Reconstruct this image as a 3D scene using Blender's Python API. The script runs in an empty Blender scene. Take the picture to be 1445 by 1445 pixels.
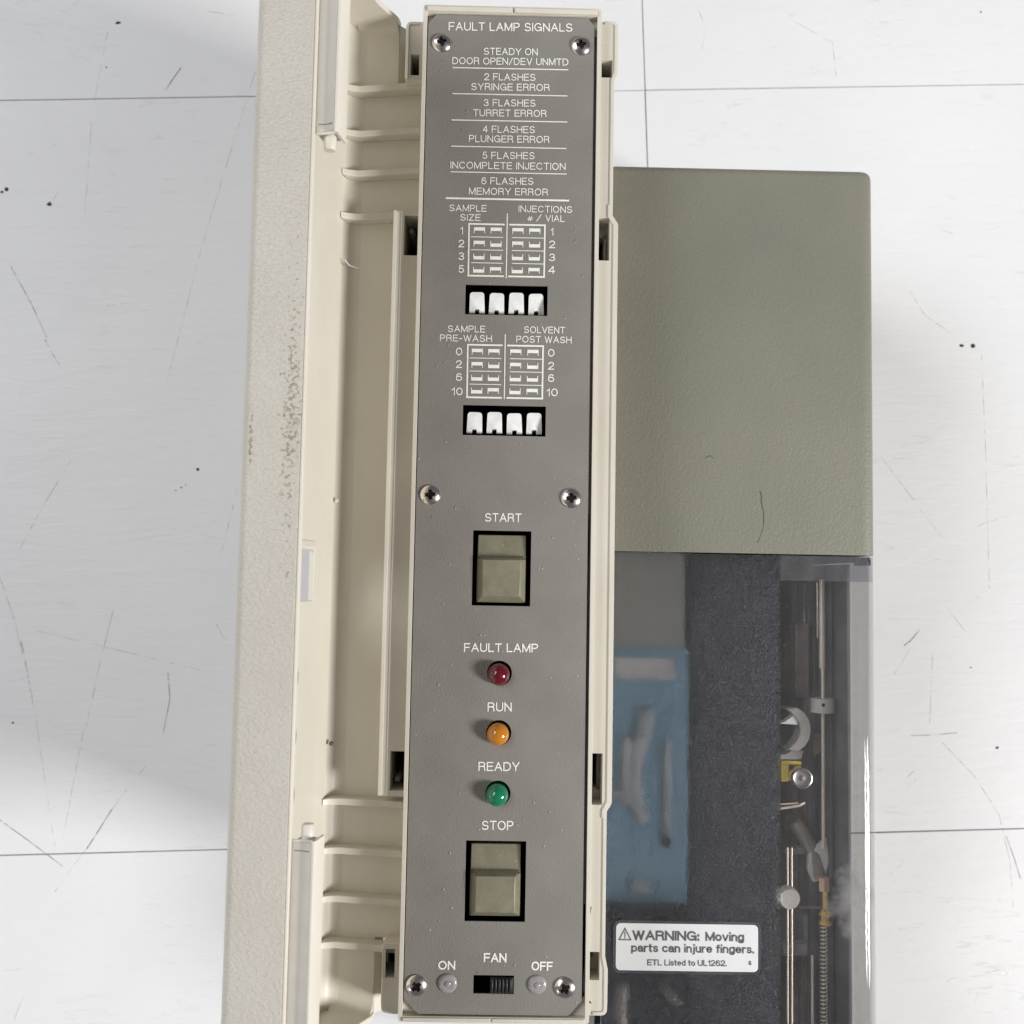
import bpy, bmesh, math, random
from mathutils import Vector, Matrix
from mathutils.geometry import tessellate_polygon

random.seed(7)
S = 0.0002            # one drawing unit = 0.2 mm
sc = bpy.context.scene
COL = sc.collection

# ------------------------------------------------------------------ camera
F = 1420.0
CX = CY = 722.5
Yc = Vector((1090 - CX, -19300 - CY, F)).normalized()
Xc = Vector((128000.0, 2304.0, F)).normalized()
Xc = (Xc - Yc * Xc.dot(Yc)).normalized()
Zc = Xc.cross(Yc)
RW = Matrix(((Xc[0], Yc[0], Zc[0]), (Xc[1], Yc[1], Zc[1]), (Xc[2], Yc[2], Zc[2])))   # world -> camera (x right, y down, z ahead)
RT = RW.transposed()
CAM = -(RT @ Vector((0, 0, 1))) * 1420.0


def P(px, py, z=0.0):
    """where a measured point of the photograph lies at height z (used as a ruler for real sizes)"""
    r = RT @ Vector(((px - CX) / F, (py - CY) / F, 1.0))
    t = (z - CAM[2]) / r[2]
    p = CAM + r * t
    return (p[0], p[1])


cd = bpy.data.cameras.new("camera")
cam = bpy.data.objects.new("camera", cd)
COL.objects.link(cam)
cd.sensor_width = 36.0
cd.lens = 36.0 * F / 1445.0
cd.clip_start = 0.01
cd.clip_end = 50.0
m = Matrix.Identity(4)
for i in range(3):
    m[i][0] = RT[i][0]
    m[i][1] = -RT[i][1]
    m[i][2] = -RT[i][2]
    m[i][3] = CAM[i] * S
cam.matrix_world = m
cd.dof.use_dof = True
cd.dof.focus_distance = 1420 * S
cd.dof.aperture_fstop = 24
sc.camera = cam

# ------------------------------------------------------------------ light
W = bpy.data.worlds.new("World")
sc.world = W
W.use_nodes = True
bg = W.node_tree.nodes["Background"]
bg.inputs[0].default_value = (0.93, 0.965, 1.0, 1)
bg.inputs[1].default_value = 0.13


def area(name, loc, target, size, sizey, power, col=(1, 1, 1)):
    l = bpy.data.lights.new(name, 'AREA')
    l.shape = 'RECTANGLE'
    l.size = size
    l.size_y = sizey
    l.energy = power
    l.color = col
    o = bpy.data.objects.new(name, l)
    COL.objects.link(o)
    o.location = loc
    d = Vector(target) - Vector(loc)
    o.rotation_euler = d.to_track_quat('-Z', 'Y').to_euler()
    return o


area("window_light_right", (1.24, -0.44, 0.76), (0, 0, 0), 0.32, 0.32, 28.0, (1.0, 0.99, 0.965))
area("window_light_left", (-0.85, -0.95, 0.62), (0, 0, 0), 0.18, 0.18, 1.1, (1.0, 0.985, 0.96))
area("fill_light_left", (-1.6, 0.75, 1.5), (0, 0, 0), 1.4, 1.4, 41.0, (0.97, 0.985, 1.0))  # added fill to brighten the floor left of the door
area("ceiling_light", (1.3, -0.4, 2.2), (0.1, 0, 0), 1.4, 1.4, 1.5, (1.0, 0.99, 0.97))

sc.view_settings.view_transform = 'Standard'
sc.view_settings.look = 'None'
sc.view_settings.exposure = -0.09
sc.view_settings.gamma = 1.0

# ------------------------------------------------------------------ materials


def srgb(r, g, b):
    f = lambda c: (c / 255 / 12.92) if c / 255 <= 0.04045 else ((c / 255 + 0.055) / 1.055) ** 2.4
    return (f(r), f(g), f(b), 1)


class NT:
    def __init__(s, name):
        s.m = bpy.data.materials.new(name)
        s.m.use_nodes = True
        s.t = s.m.node_tree
        s.n = s.t.nodes
        s.b = s.n["Principled BSDF"]
        s.out = s.n["Material Output"]
        g = s.n.new("ShaderNodeNewGeometry")
        v = s.n.new("ShaderNodeVectorMath")
        v.operation = 'SCALE'
        v.inputs['Scale'].default_value = 1.0 / S
        s.t.links.new(g.outputs['Position'], v.inputs[0])
        s.pos = v.outputs[0]

    def lk(s, a, b):
        s.t.links.new(a, b)

    def mapv(s, sx, sy, sz, loc=(0, 0, 0), rot=(0, 0, 0)):
        mp = s.n.new("ShaderNodeMapping")
        mp.inputs['Scale'].default_value = (sx, sy, sz)
        mp.inputs['Location'].default_value = loc
        mp.inputs['Rotation'].default_value = rot
        s.lk(s.pos, mp.inputs[0])
        return mp.outputs[0]

    def noise(s, vec, scale=1.0, detail=2.0, rough=0.5, dist=0.0):
        n = s.n.new("ShaderNodeTexNoise")
        n.inputs['Scale'].default_value = scale
        n.inputs['Detail'].default_value = detail
        n.inputs['Roughness'].default_value = rough
        n.inputs['Distortion'].default_value = dist
        s.lk(vec, n.inputs['Vector'])
        return n.outputs[0]

    def ramp(s, fac, p0, p1, c0=(0, 0, 0, 1), c1=(1, 1, 1, 1)):
        r = s.n.new("ShaderNodeValToRGB")
        r.color_ramp.elements[0].position = p0
        r.color_ramp.elements[1].position = p1
        r.color_ramp.elements[0].color = c0
        r.color_ramp.elements[1].color = c1
        s.lk(fac, r.inputs[0])
        return r.outputs[0]

    def math(s, op, a, b=None, clamp=False):
        n = s.n.new("ShaderNodeMath")
        n.operation = op
        n.use_clamp = clamp
        for i, v in enumerate((a, b)):
            if v is None:
                continue
            if isinstance(v, (int, float)):
                n.inputs[i].default_value = v
            else:
                s.lk(v, n.inputs[i])
        return n.outputs[0]

    def mix(s, fac, a, b):
        n = s.n.new("ShaderNodeMix")
        n.data_type = 'RGBA'
        for idx, v in ((0, fac), (6, a), (7, b)):
            if isinstance(v, (int, float)):
                n.inputs[idx].default_value = v
            elif isinstance(v, tuple):
                n.inputs[idx].default_value = v
            else:
                s.lk(v, n.inputs[idx])
        return n.outputs[2]

    def bump(s, h, strength, dist, prev=None):
        n = s.n.new("ShaderNodeBump")
        n.inputs['Strength'].default_value = strength
        n.inputs['Distance'].default_value = dist * S
        s.lk(h, n.inputs['Height'])
        if prev is not None:
            s.lk(prev, n.inputs['Normal'])
        return n.outputs[0]

    def sep(s):
        n = s.n.new("ShaderNodeSeparateXYZ")
        s.lk(s.pos, n.inputs[0])
        return n.outputs

    def band(s, v, c, w):
        """soft 1 inside |v-c|<w, falling to 0"""
        d = s.math('ABSOLUTE', s.math('SUBTRACT', v, c))
        return s.math('SUBTRACT', 1.0, s.math('DIVIDE', d, w), clamp=True)

    def set(s, base=None, rough=None, metal=None, normal=None, spec=None):
        for key, v in (('Base Color', base), ('Roughness', rough), ('Metallic', metal), ('Normal', normal), ('Specular IOR Level', spec)):
            if v is None:
                continue
            if isinstance(v, (int, float, tuple)):
                s.b.inputs[key].default_value = v
            else:
                s.lk(v, s.b.inputs[key])
        return s.m


def simple(name, col, rough=0.5, metal=0.0, var=0.06, vs=0.05, bump=0.0, bs=0.5, spec=0.5):
    t = NT(name)
    n = t.noise(t.mapv(vs, vs, vs), 1, 4)
    c0 = tuple(c * (1 - var) for c in col[:3]) + (1,)
    c1 = tuple(min(1, c * (1 + var)) for c in col[:3]) + (1,)
    base = t.ramp(n, 0.3, 0.7, c0, c1)
    t.set(base, rough, metal, spec=spec)
    if bump:
        b = t.noise(t.mapv(bs, bs, bs), 1, 3)
        t.set(normal=t.bump(b, bump, 1.0))
    return t.m


CREAM = (0.60, 0.55, 0.44)


def mk_cream():
    t = NT("cream_plastic")
    n = t.noise(t.mapv(0.012, 0.006, 0.012), 1, 6, 0.6)
    base = t.ramp(n, 0.3, 0.75, (0.65, 0.607, 0.525, 1), (0.715, 0.675, 0.595, 1))
    # scattered grime specks
    sp = t.noise(t.mapv(0.16, 0.16, 0.16), 1, 3, 0.6)
    msk = t.ramp(sp, 0.735, 0.76)
    base = t.mix(t.math('MULTIPLY', msk, 0.55), base, (0.20, 0.16, 0.10, 1))
    fine = t.noise(t.mapv(0.5, 0.12, 0.5), 1, 3)
    return t.set(base, 0.42, normal=t.bump(fine, 0.10, 0.8))


def mk_grain():
    """leather grained cream of the door's outer skin, with the brown rub marks"""
    t = NT("grained_cream_plastic")
    n = t.noise(t.mapv(0.01, 0.01, 0.01), 1, 4)
    base = t.ramp(n, 0.3, 0.75, (0.565, 0.52, 0.455, 1), (0.615, 0.57, 0.505, 1))
    g = t.noise(t.mapv(0.21, 0.33, 0.21, rot=(0, 0, 0.45)), 1, 2.5, 0.5, 0.7)
    g2 = t.noise(t.mapv(0.5, 0.5, 0.5), 1, 2)
    x, y, z = t.sep()[:]
    band1 = t.math('MULTIPLY', t.band(x, -260.0, 24.0), t.band(y, 90.0, 330.0))
    band2 = t.math('MULTIPLY', t.band(x, -307.0, 6.0), t.band(y, 55.0, 62.0))
    m1 = t.math('ADD', band1, t.math('MULTIPLY', band2, 1.2), clamp=True)
    st = t.noise(t.mapv(0.20, 0.20, 0.20, loc=(3, 1, 0)), 1, 3, 0.65)
    thr = t.math('ADD', t.math('MULTIPLY', m1, 0.27), st)
    msk = t.ramp(thr, 0.72, 0.78)
    msk = t.math('MULTIPLY', msk, t.math('GREATER_THAN', m1, 0.02))
    base = t.mix(t.math('MULTIPLY', msk, 0.7), base, (0.22, 0.175, 0.085, 1))
    nb = t.bump(g, 0.55, 3.2)
    nb = t.bump(g2, 0.18, 0.9, nb)
    return t.set(base, 0.5, normal=nb)


def mk_olive():
    t = NT("olive_grey_textured_plastic")
    n = t.noise(t.mapv(0.006, 0.004, 0.006), 1, 4)
    base = t.ramp(n, 0.3, 0.75, (0.204, 0.195, 0.158, 1), (0.234, 0.223, 0.181, 1))
    g = t.noise(t.mapv(0.27, 0.20, 0.27, rot=(0, 0, 0.6)), 1, 2.5, 0.55, 0.4)
    return t.set(base, 0.46, normal=t.bump(g, 0.5, 1.9))


def mk_panel():
    t = NT("grey_painted_metal")
    n = t.noise(t.mapv(0.012, 0.012, 0.012), 1, 4)
    base = t.ramp(n, 0.3, 0.72, (0.230, 0.214, 0.194, 1), (0.268, 0.250, 0.228, 1))
    g = t.noise(t.mapv(0.38, 0.38, 0.38), 1, 2, 0.5)
    v = t.n.new("ShaderNodeTexVoronoi")
    v.inputs['Scale'].default_value = 1.0
    t.lk(t.mapv(0.075, 0.06, 0.075), v.inputs['Vector'])
    dots = t.math('SUBTRACT', 1.0, t.math('MULTIPLY', v.outputs['Distance'], 6.5), clamp=True)
    pick = t.math('GREATER_THAN', t.noise(t.mapv(0.03, 0.03, 0.03), 1, 2), 0.53)
    dots = t.math('MULTIPLY', dots, pick)
    sp = t.noise(t.mapv(0.22, 0.15, 0.22, loc=(9, 4, 2)), 1, 2, 0.6)
    msk = t.ramp(sp, 0.755, 0.79)
    base = t.mix(t.math('MULTIPLY', msk, 0.5), base, (0.5, 0.48, 0.45, 1))
    nb = t.bump(g, 0.5, 1.4)
    nb = t.bump(dots, 0.55, 2.2, nb)
    return t.set(base, 0.44, normal=nb)


def mk_floor():
    t = NT("white_vinyl")
    n = t.noise(t.mapv(0.0022, 0.0022, 0.0022), 1, 5, 0.6)
    base = t.ramp(n, 0.25, 0.8, (0.745, 0.738, 0.748, 1), (0.805, 0.80, 0.808, 1))
    # brushed, broken streaks pressed into the vinyl
    st = t.noise(t.mapv(0.016, 0.075, 0.05, rot=(0, 0, -0.22)), 1, 6, 0.62, 0.6)
    big = t.noise(t.mapv(0.0035, 0.0035, 0.0035, loc=(5, 5, 0)), 1, 2)
    k = t.math('MULTIPLY', t.ramp(st, 0.60, 0.74), t.ramp(big, 0.42, 0.66))
    base = t.mix(t.math('MULTIPLY', k, 0.34), base, (0.36, 0.34, 0.33, 1))
    h = t.noise(t.mapv(0.010, 0.045, 0.05, rot=(0, 0, -0.25)), 1, 5, 0.6, 0.7)
    x, y, z = t.sep()[:]
    rip = t.noise(t.mapv(0.012, 0.07, 0.05, rot=(0, 0, -0.12), loc=(2, 7, 0)), 1, 4, 0.6, 0.9)
    low = t.math('SUBTRACT', 0.0, t.math('DIVIDE', t.math('ADD', y, 560.0), 260.0), clamp=True)
    rmask = t.math('MULTIPLY', t.ramp(rip, 0.60, 0.70), t.math('MULTIPLY', low, t.ramp(big, 0.35, 0.6)))
    nb = t.bump(h, 0.42, 3.0)
    nb = t.bump(rmask, 0.45, 2.6, nb)
    rr = t.ramp(big, 0.3, 0.7, (0.27, 0.27, 0.27, 1), (0.38, 0.38, 0.38, 1))
    return t.set(base, rr, normal=nb, spec=0.22)


M = {}
M['cream'] = mk_cream()
M['grain'] = mk_grain()
M['olive'] = mk_olive()
M['panel'] = mk_panel()
M['floor'] = mk_floor()
M['lilac'] = simple("pale_grey_cream_plastic", (0.60, 0.56, 0.50, 1), 0.7, var=0.03, bump=0.05, bs=0.4)
M['grout'] = simple("dark_joint", (0.10, 0.10, 0.10, 1), 0.8)
M['white_ink'] = simple("white_ink", (0.98, 0.95, 0.88, 1), 0.5, var=0.08, vs=0.2)
M['grey_ink'] = simple("grey_ink", (0.10, 0.10, 0.105, 1), 0.5)
M['black'] = simple("black_plastic", (0.0015, 0.0015, 0.0015, 1), 0.7, spec=0.03)
M['black'].node_tree.nodes['Principled BSDF'].inputs['IOR'].default_value = 1.0
M['black_slider'] = simple("black_slider_plastic", (0.03, 0.03, 0.034, 1), 0.35)
M['white'] = simple("white_plastic", (0.90, 0.89, 0.88, 1), 0.35, var=0.08, vs=0.1)


def mk_key():
    t = NT("olive_key_plastic")
    n = t.noise(t.mapv(0.05, 0.05, 0.05), 1, 5, 0.65)
    base = t.ramp(n, 0.3, 0.7, (0.205, 0.190, 0.130, 1), (0.262, 0.245, 0.178, 1))
    sp = t.ramp(t.noise(t.mapv(0.22, 0.22, 0.22, loc=(1, 2, 3)), 1, 3, 0.6), 0.66, 0.72)
    base = t.mix(t.math('MULTIPLY', sp, 0.5), base, (0.5, 0.48, 0.38, 1))
    rr = t.ramp(n, 0.3, 0.7, (0.30, 0.30, 0.30, 1), (0.48, 0.48, 0.48, 1))
    f = t.noise(t.mapv(0.4, 0.4, 0.4), 1, 3)
    return t.set(base, rr, normal=t.bump(f, 0.08, 1.0))


M['key'] = mk_key()
M['steel'] = simple("nickel_plated_steel", (0.74, 0.69, 0.67, 1), 0.24, 1.0, var=0.12, vs=0.15, bump=0.06, bs=0.25)
M['recess_shade'] = simple("recess_shade_steel", (0.06, 0.045, 0.04, 1), 0.45, 0.6)  # darker copy of the screw steel: shade painted into the cross recess
M['brass'] = simple("brass", (0.95, 0.64, 0.20, 1), 0.25, 0.45, var=0.1)
M['copper'] = simple("copper_nut_metal", (0.75, 0.50, 0.36, 1), 0.35, 0.4)
M['rod'] = simple("polished_rod", (0.86, 0.77, 0.68, 1), 0.3, 0.3, var=0.05)
M['spring'] = simple("spring_steel", (0.90, 0.86, 0.76, 1), 0.3, 0.15)
M['grey_plastic'] = simple("mid_grey_plastic", (0.50, 0.50, 0.48, 1), 0.4)
M['milky'] = simple("milky_plastic", (0.62, 0.60, 0.58, 1), 0.35)
M['hook_grey'] = simple("hook_grey_plastic", (0.33, 0.32, 0.31, 1), 0.4, var=0.12, vs=0.05)
M['pale_arm'] = simple("pale_blue_grey_plastic", (0.42, 0.44, 0.45, 1), 0.4, var=0.3, vs=0.05)
M['yellow'] = simple("yellow_plastic", (0.80, 0.62, 0.06, 1), 0.4)
M['blue'] = simple("steel_blue_plastic", (0.185, 0.325, 0.425, 1), 0.4, var=0.10, vs=0.02)
M['bracket'] = simple("pale_olive_plastic", (0.34, 0.33, 0.28, 1), 0.5)
M['navy'] = simple("dark_navy_chassis", (0.018, 0.019, 0.028, 1), 0.35, var=0.2, vs=0.02)
M['slate'] = simple("slate_chassis", (0.12, 0.12, 0.14, 1), 0.32, var=0.25, vs=0.02)
M['brown_metal'] = simple("brown_grey_metal", (0.26, 0.225, 0.19, 1), 0.35, 0.3, var=0.25, vs=0.03)
M['label'] = simple("white_label", (0.73, 0.73, 0.745, 1), 0.42, var=0.02)
M['rivet'] = simple("clear_grey_plastic", (0.34, 0.315, 0.325, 1), 0.15, var=0.15, vs=0.12, bump=0.1, bs=0.2)


def mk_scratch(name, col, lo, hi, top):
    """a broken, uneven scratch: patches of it are worn through to the floor"""
    t = NT(name)
    t.set(col, 0.6)
    g = t.noise(t.mapv(0.05, 0.05, 0.05), 1, 4, 0.7)
    t.lk(t.math('MULTIPLY', t.ramp(g, lo, hi), top), t.b.inputs['Alpha'])
    return t.m


M['scratch_dark'] = mk_scratch("dark_scratch", (0.10, 0.10, 0.11, 1), 0.38, 0.60, 0.85)
M['scratch_pale'] = mk_scratch("pale_scratch", (0.30, 0.29, 0.29, 1), 0.42, 0.62, 0.62)
M['crumb'] = simple("dark_crumb", (0.03, 0.025, 0.02, 1), 0.7)
M['scuff'] = simple("scuff_mark", (0.10, 0.095, 0.07, 1), 0.6)


def mk_lens(name, col):
    t = NT(name)
    b = t.b
    b.inputs['Base Color'].default_value = col
    b.inputs['Roughness'].default_value = 0.12
    b.inputs['Subsurface Weight'].default_value = 0.35
    b.inputs['Subsurface Radius'].default_value = (0.004, 0.003, 0.002)
    b.inputs['Subsurface Scale'].default_value = 0.5
    b.inputs['Coat Weight'].default_value = 0.6
    b.inputs['Coat Roughness'].default_value = 0.05
    return t.m


M['led_red'] = mk_lens("red_lens", (0.13, 0.006, 0.014, 1))
M['led_amber'] = mk_lens("amber_lens", (0.55, 0.21, 0.015, 1))
M['led_green'] = mk_lens("green_lens", (0.008, 0.20, 0.10, 1))


def sym_fresnel(t, f0=0.04):
    lw = t.n.new("ShaderNodeLayerWeight")
    lw.inputs['Blend'].default_value = 0.5
    return t.math('ADD', f0, t.math('MULTIPLY', t.math('POWER', lw.outputs['Facing'], 5.0), 0.9), clamp=True)


def mk_clear(name, tint, haze, haze_col, smudge=False, rough=0.03):
    t = NT(name)
    n = t.n
    tr = n.new("ShaderNodeBsdfTransparent")
    tr.inputs[0].default_value = tint
    df = n.new("ShaderNodeBsdfDiffuse")
    df.inputs[0].default_value = haze_col
    m1 = n.new("ShaderNodeMixShader")
    t.lk(tr.outputs[0], m1.inputs[1])
    t.lk(df.outputs[0], m1.inputs[2])
    sp = t.ramp(t.noise(t.mapv(0.35, 0.35, 0.35), 1, 2), 0.62, 0.74)
    dust = t.ramp(t.noise(t.mapv(0.02, 0.006, 0.02), 1, 5, 0.65), 0.35, 0.75)
    fac = t.math('ADD', t.math('ADD', haze * 0.6, t.math('MULTIPLY', dust, haze * 0.9)), t.math('MULTIPLY', sp, 0.12))
    if smudge:
        x, y, z = t.sep()[:]
        cx, cy = P(1208, 1272, -150)
        k = t.math('MULTIPLY', t.band(x, cx, 58.0), t.band(y, cy, 75.0))
        nn = t.noise(t.mapv(0.03, 0.03, 0.03), 1, 5, 0.6)
        k = t.ramp(t.math('ADD', t.math('MULTIPLY', k, 0.7), nn), 0.68, 1.05)
        fac = t.math('ADD', fac, t.math('MULTIPLY', k, 0.34), clamp=True)
    t.lk(fac, m1.inputs[0])
    gl = n.new("ShaderNodeBsdfGlossy")
    gl.inputs['Roughness'].default_value = rough
    fr = sym_fresnel(t)
    m2 = n.new("ShaderNodeMixShader")
    t.lk(fr, m2.inputs[0])
    t.lk(m1.outputs[0], m2.inputs[1])
    t.lk(gl.outputs[0], m2.inputs[2])
    t.lk(m2.outputs[0], t.out.inputs[0])
    return t.m


def mk_frost():
    t = NT("frosted_smoke_acrylic")
    n = t.n
    g = t.noise(t.mapv(0.30, 0.30, 0.30), 1, 2, 0.6)
    nb = t.bump(g, 0.8, 1.6)
    rf = n.new("ShaderNodeBsdfRefraction")
    rf.inputs['Color'].default_value = (0.93, 0.93, 0.95, 1)
    rf.inputs['Roughness'].default_value = 0.5
    rf.inputs['IOR'].default_value = 1.12
    t.lk(nb, rf.inputs['Normal'])
    tr = n.new("ShaderNodeBsdfTransparent")
    tr.inputs[0].default_value = (0.90, 0.90, 0.92, 1)
    m0 = n.new("ShaderNodeMixShader")
    m0.inputs[0].default_value = 0.02
    t.lk(rf.outputs[0], m0.inputs[1])
    t.lk(tr.outputs[0], m0.inputs[2])
    df = n.new("ShaderNodeBsdfDiffuse")
    g3 = t.noise(t.mapv(0.45, 0.45, 0.45, loc=(4, 8, 2)), 1, 2, 0.6)
    spk = t.ramp(g3, 0.42, 0.72)
    sp = t.mix(spk, (0.14, 0.14, 0.155, 1), (0.62, 0.62, 0.64, 1))
    t.lk(sp, df.inputs[0])
    m1 = n.new("ShaderNodeMixShader")
    big = t.noise(t.mapv(0.012, 0.012, 0.012), 1, 4, 0.6)
    t.lk(t.math('ADD', t.math('ADD', 0.0, t.math('MULTIPLY', big, 0.07)), t.math('MULTIPLY', spk, 0.10)), m1.inputs[0])
    t.lk(m0.outputs[0], m1.inputs[1])
    t.lk(df.outputs[0], m1.inputs[2])
    gl = n.new("ShaderNodeBsdfGlossy")
    gl.inputs['Roughness'].default_value = 0.30
    t.lk(nb, gl.inputs['Normal'])
    fr = sym_fresnel(t, 0.020)
    m2 = n.new("ShaderNodeMixShader")
    t.lk(fr, m2.inputs[0])
    t.lk(m1.outputs[0], m2.inputs[1])
    t.lk(gl.outputs[0], m2.inputs[2])
    t.lk(m2.outputs[0], t.out.inputs[0])
    return t.m


M['clear'] = mk_clear("clear_acrylic", (0.935, 0.925, 0.92, 1), 0.045, (0.36, 0.35, 0.35, 1), True)
M['smoke'] = mk_clear("smoke_acrylic", (0.85, 0.84, 0.86, 1), 0.16, (0.30, 0.30, 0.31, 1), rough=0.15)
M['frost'] = mk_frost()

# ------------------------------------------------------------------ mesh helpers
WPOS = {}


class MB:
    def __init__(s):
        s.v = []
        s.f = []
        s.mi = []

    def add(s, vs, fs, mi=0):
        o = len(s.v)
        s.v += [tuple(v) for v in vs]
        s.f += [tuple(i + o for i in f) for f in fs]
        s.mi += [mi] * len(fs)
        return s

    def box(s, x0, x1, y0, y1, z0, z1, mi=0):
        x0, x1 = min(x0, x1), max(x0, x1)
        y0, y1 = min(y0, y1), max(y0, y1)
        z0, z1 = min(z0, z1), max(z0, z1)
        v = [(x0, y0, z0), (x1, y0, z0), (x1, y1, z0), (x0, y1, z0), (x0, y0, z1), (x1, y0, z1), (x1, y1, z1), (x0, y1, z1)]
        return s.add(v, [(3, 2, 1, 0), (4, 5, 6, 7), (0, 1, 5, 4), (1, 2, 6, 5), (2, 3, 7, 6), (3, 0, 4, 7)], mi)

    def slab(s, outer, z0, z1, holes=(), mi=0, plane='xy'):
        """extrude a polygon with holes. plane xy: along z.  plane xz: polygon in (x,z), along y from z0 to z1. plane func: mapping"""
        def area(p):
            return sum(p[i][0] * p[(i + 1) % len(p)][1] - p[(i + 1) % len(p)][0] * p[i][1] for i in range(len(p)))
        outer = list(outer)
        if area(outer) < 0:
            outer.reverse()
        hs = []
        for h in holes:
            h = list(h)
            if area(h) > 0:
                h.reverse()
            hs.append(h)
        loops = [outer] + hs
        flat = [p for l in loops for p in l]
        tris = tessellate_polygon([[Vector((p[0], p[1], 0)) for p in l] for l in loops])
        if plane == 'xy':
            mp = lambda p, h: (p[0], p[1], h)
            flip = False
        elif plane == 'xz':
            mp = lambda p, h: (p[0], h, p[1])
            flip = True
        else:
            mp = plane
            flip = False
        n = len(flat)
        vs = [mp(p, z0) for p in flat] + [mp(p, z1) for p in flat]
        fs = []
        for t in tris:
            a, b, c = t
            pa, pb, pc = flat[a], flat[b], flat[c]
            if (pb[0] - pa[0]) * (pc[1] - pa[1]) - (pc[0] - pa[0]) * (pb[1] - pa[1]) < 0:
                a, b, c = c, b, a
            fs.append((a + n, b + n, c + n))
            fs.append((c, b, a))
        o = 0
        for l in loops:
            k = len(l)
            for i in range(k):
                j = (i + 1) % k
                fs.append((o + i, o + j, o + j + n, o + i + n))
            o += k
        if flip:
            fs = [tuple(reversed(f)) for f in fs]
        return s.add(vs, fs, mi)

    def lathe(s, prof, seg, c=(0, 0, 0), axis='z', mi=0, cap=True):
        """prof: list of (r,h)"""
        vs = []
        fs = []
        for r, h in prof:
            for i in range(seg):
                a = 2 * math.pi * i / seg
                x, y = r * math.cos(a), r * math.sin(a)
                if axis == 'z':
                    vs.append((c[0] + x, c[1] + y, c[2] + h))
                elif axis == 'y':
                    vs.append((c[0] + y, c[1] + h, c[2] + x))
                else:
                    vs.append((c[0] + h, c[1] + x, c[2] + y))
        for k in range(len(prof) - 1):
            for i in range(seg):
                j = (i + 1) % seg
                fs.append((k * seg + i, k * seg + j, (k + 1) * seg + j, (k + 1) * seg + i))
        if cap:
            fs.append(tuple(reversed(range(seg))))
            fs.append(tuple((len(prof) - 1) * seg + i for i in range(seg)))
        return s.add(vs, fs, mi)

    def tube(s, pts, r, seg=8, mi=0):
        pts = [Vector(p) for p in pts]
        vs = []
        fs = []
        n0 = None
        for i, p in enumerate(pts):
            d = (pts[min(i + 1, len(pts) - 1)] - pts[max(i - 1, 0)]).normalized()
            if n0 is None:
                n0 = d.orthogonal().normalized()
            n0 = (n0 - d * n0.dot(d)).normalized()
            b = d.cross(n0)
            for k in range(seg):
                a = 2 * math.pi * k / seg
                vs.append(tuple(p + n0 * math.cos(a) * r + b * math.sin(a) * r))
        for i in range(len(pts) - 1):
            for k in range(seg):
                j = (k + 1) % seg
                fs.append((i * seg + k, i * seg + j, (i + 1) * seg + j, (i + 1) * seg + k))
        fs.append(tuple(reversed(range(seg))))
        fs.append(tuple((len(pts) - 1) * seg + k for k in range(seg)))
        return s.add(vs, fs, mi)

    def build(s, name, mat, parent=None, bevel=0.0, seg=2, smooth=False, angle=35, bang=30):
        xs = [v[0] for v in s.v]
        ys = [v[1] for v in s.v]
        zs = [v[2] for v in s.v]
        c = ((min(xs) + max(xs)) / 2, (min(ys) + max(ys)) / 2, min(zs))
        me = bpy.data.meshes.new(name)
        me.from_pydata([((v[0] - c[0]) * S, (v[1] - c[1]) * S, (v[2] - c[2]) * S) for v in s.v], [], s.f)
        mats = mat if isinstance(mat, (list, tuple)) else [mat]
        for mm in mats:
            me.materials.append(M[mm])
        for p, mi in zip(me.polygons, s.mi):
            p.material_index = mi
        me.update()
        o = bpy.data.objects.new(name, me)
        COL.objects.link(o)
        put(o, c, parent)
        if smooth:
            me.polygons.foreach_set('use_smooth', [True] * len(me.polygons))
            me.set_sharp_from_angle(angle=math.radians(angle))
        if bevel:
            b = o.modifiers.new("bevel", 'BEVEL')
            b.width = bevel * S
            b.segments = seg
            b.limit_method = 'ANGLE'
            b.angle_limit = math.radians(bang)
            b.harden_normals = False
            me.polygons.foreach_set('use_smooth', [True] * len(me.polygons))
            me.set_sharp_from_angle(angle=math.radians(50))
        return o


def put(o, c, parent):
    WPOS[o.name] = c
    if parent is not None:
        o.parent = parent
        pc = WPOS[parent.name]
        o.location = ((c[0] - pc[0]) * S, (c[1] - pc[1]) * S, (c[2] - pc[2]) * S)
    else:
        o.location = (c[0] * S, c[1] * S, c[2] * S)


def dup(o, c, parent):
    q = o.copy()
    COL.objects.link(q)
    put(q, c, parent)
    return q


def rpoly(pts, r, n=6):
    """round the corners of a polygon; r a number or a list"""
    out = []
    k = len(pts)
    for i in range(k):
        p = Vector(pts[i])
        a = Vector(pts[i - 1]) - p
        b = Vector(pts[(i + 1) % k]) - p
        rr = r[i] if isinstance(r, (list, tuple)) else r
        if rr <= 0.01:
            out.append(tuple(p))
            continue
        ang = a.angle(b)
        d = min(rr / math.tan(ang / 2), a.length * 0.49, b.length * 0.49)
        p0 = p + a.normalized() * d
        p1 = p + b.normalized() * d
        for j in range(n + 1):
            t = j / n
            out.append(tuple((1 - t) ** 2 * p0 + 2 * t * (1 - t) * p + t * t * p1))
    return out


def rect(x0, x1, y0, y1):
    return [(x0, y0), (x1, y0), (x1, y1), (x0, y1)]


def circ(cx, cy, r, n=28):
    return [(cx + r * math.cos(2 * math.pi * i / n), cy + r * math.sin(2 * math.pi * i / n)) for i in range(n)]


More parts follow.
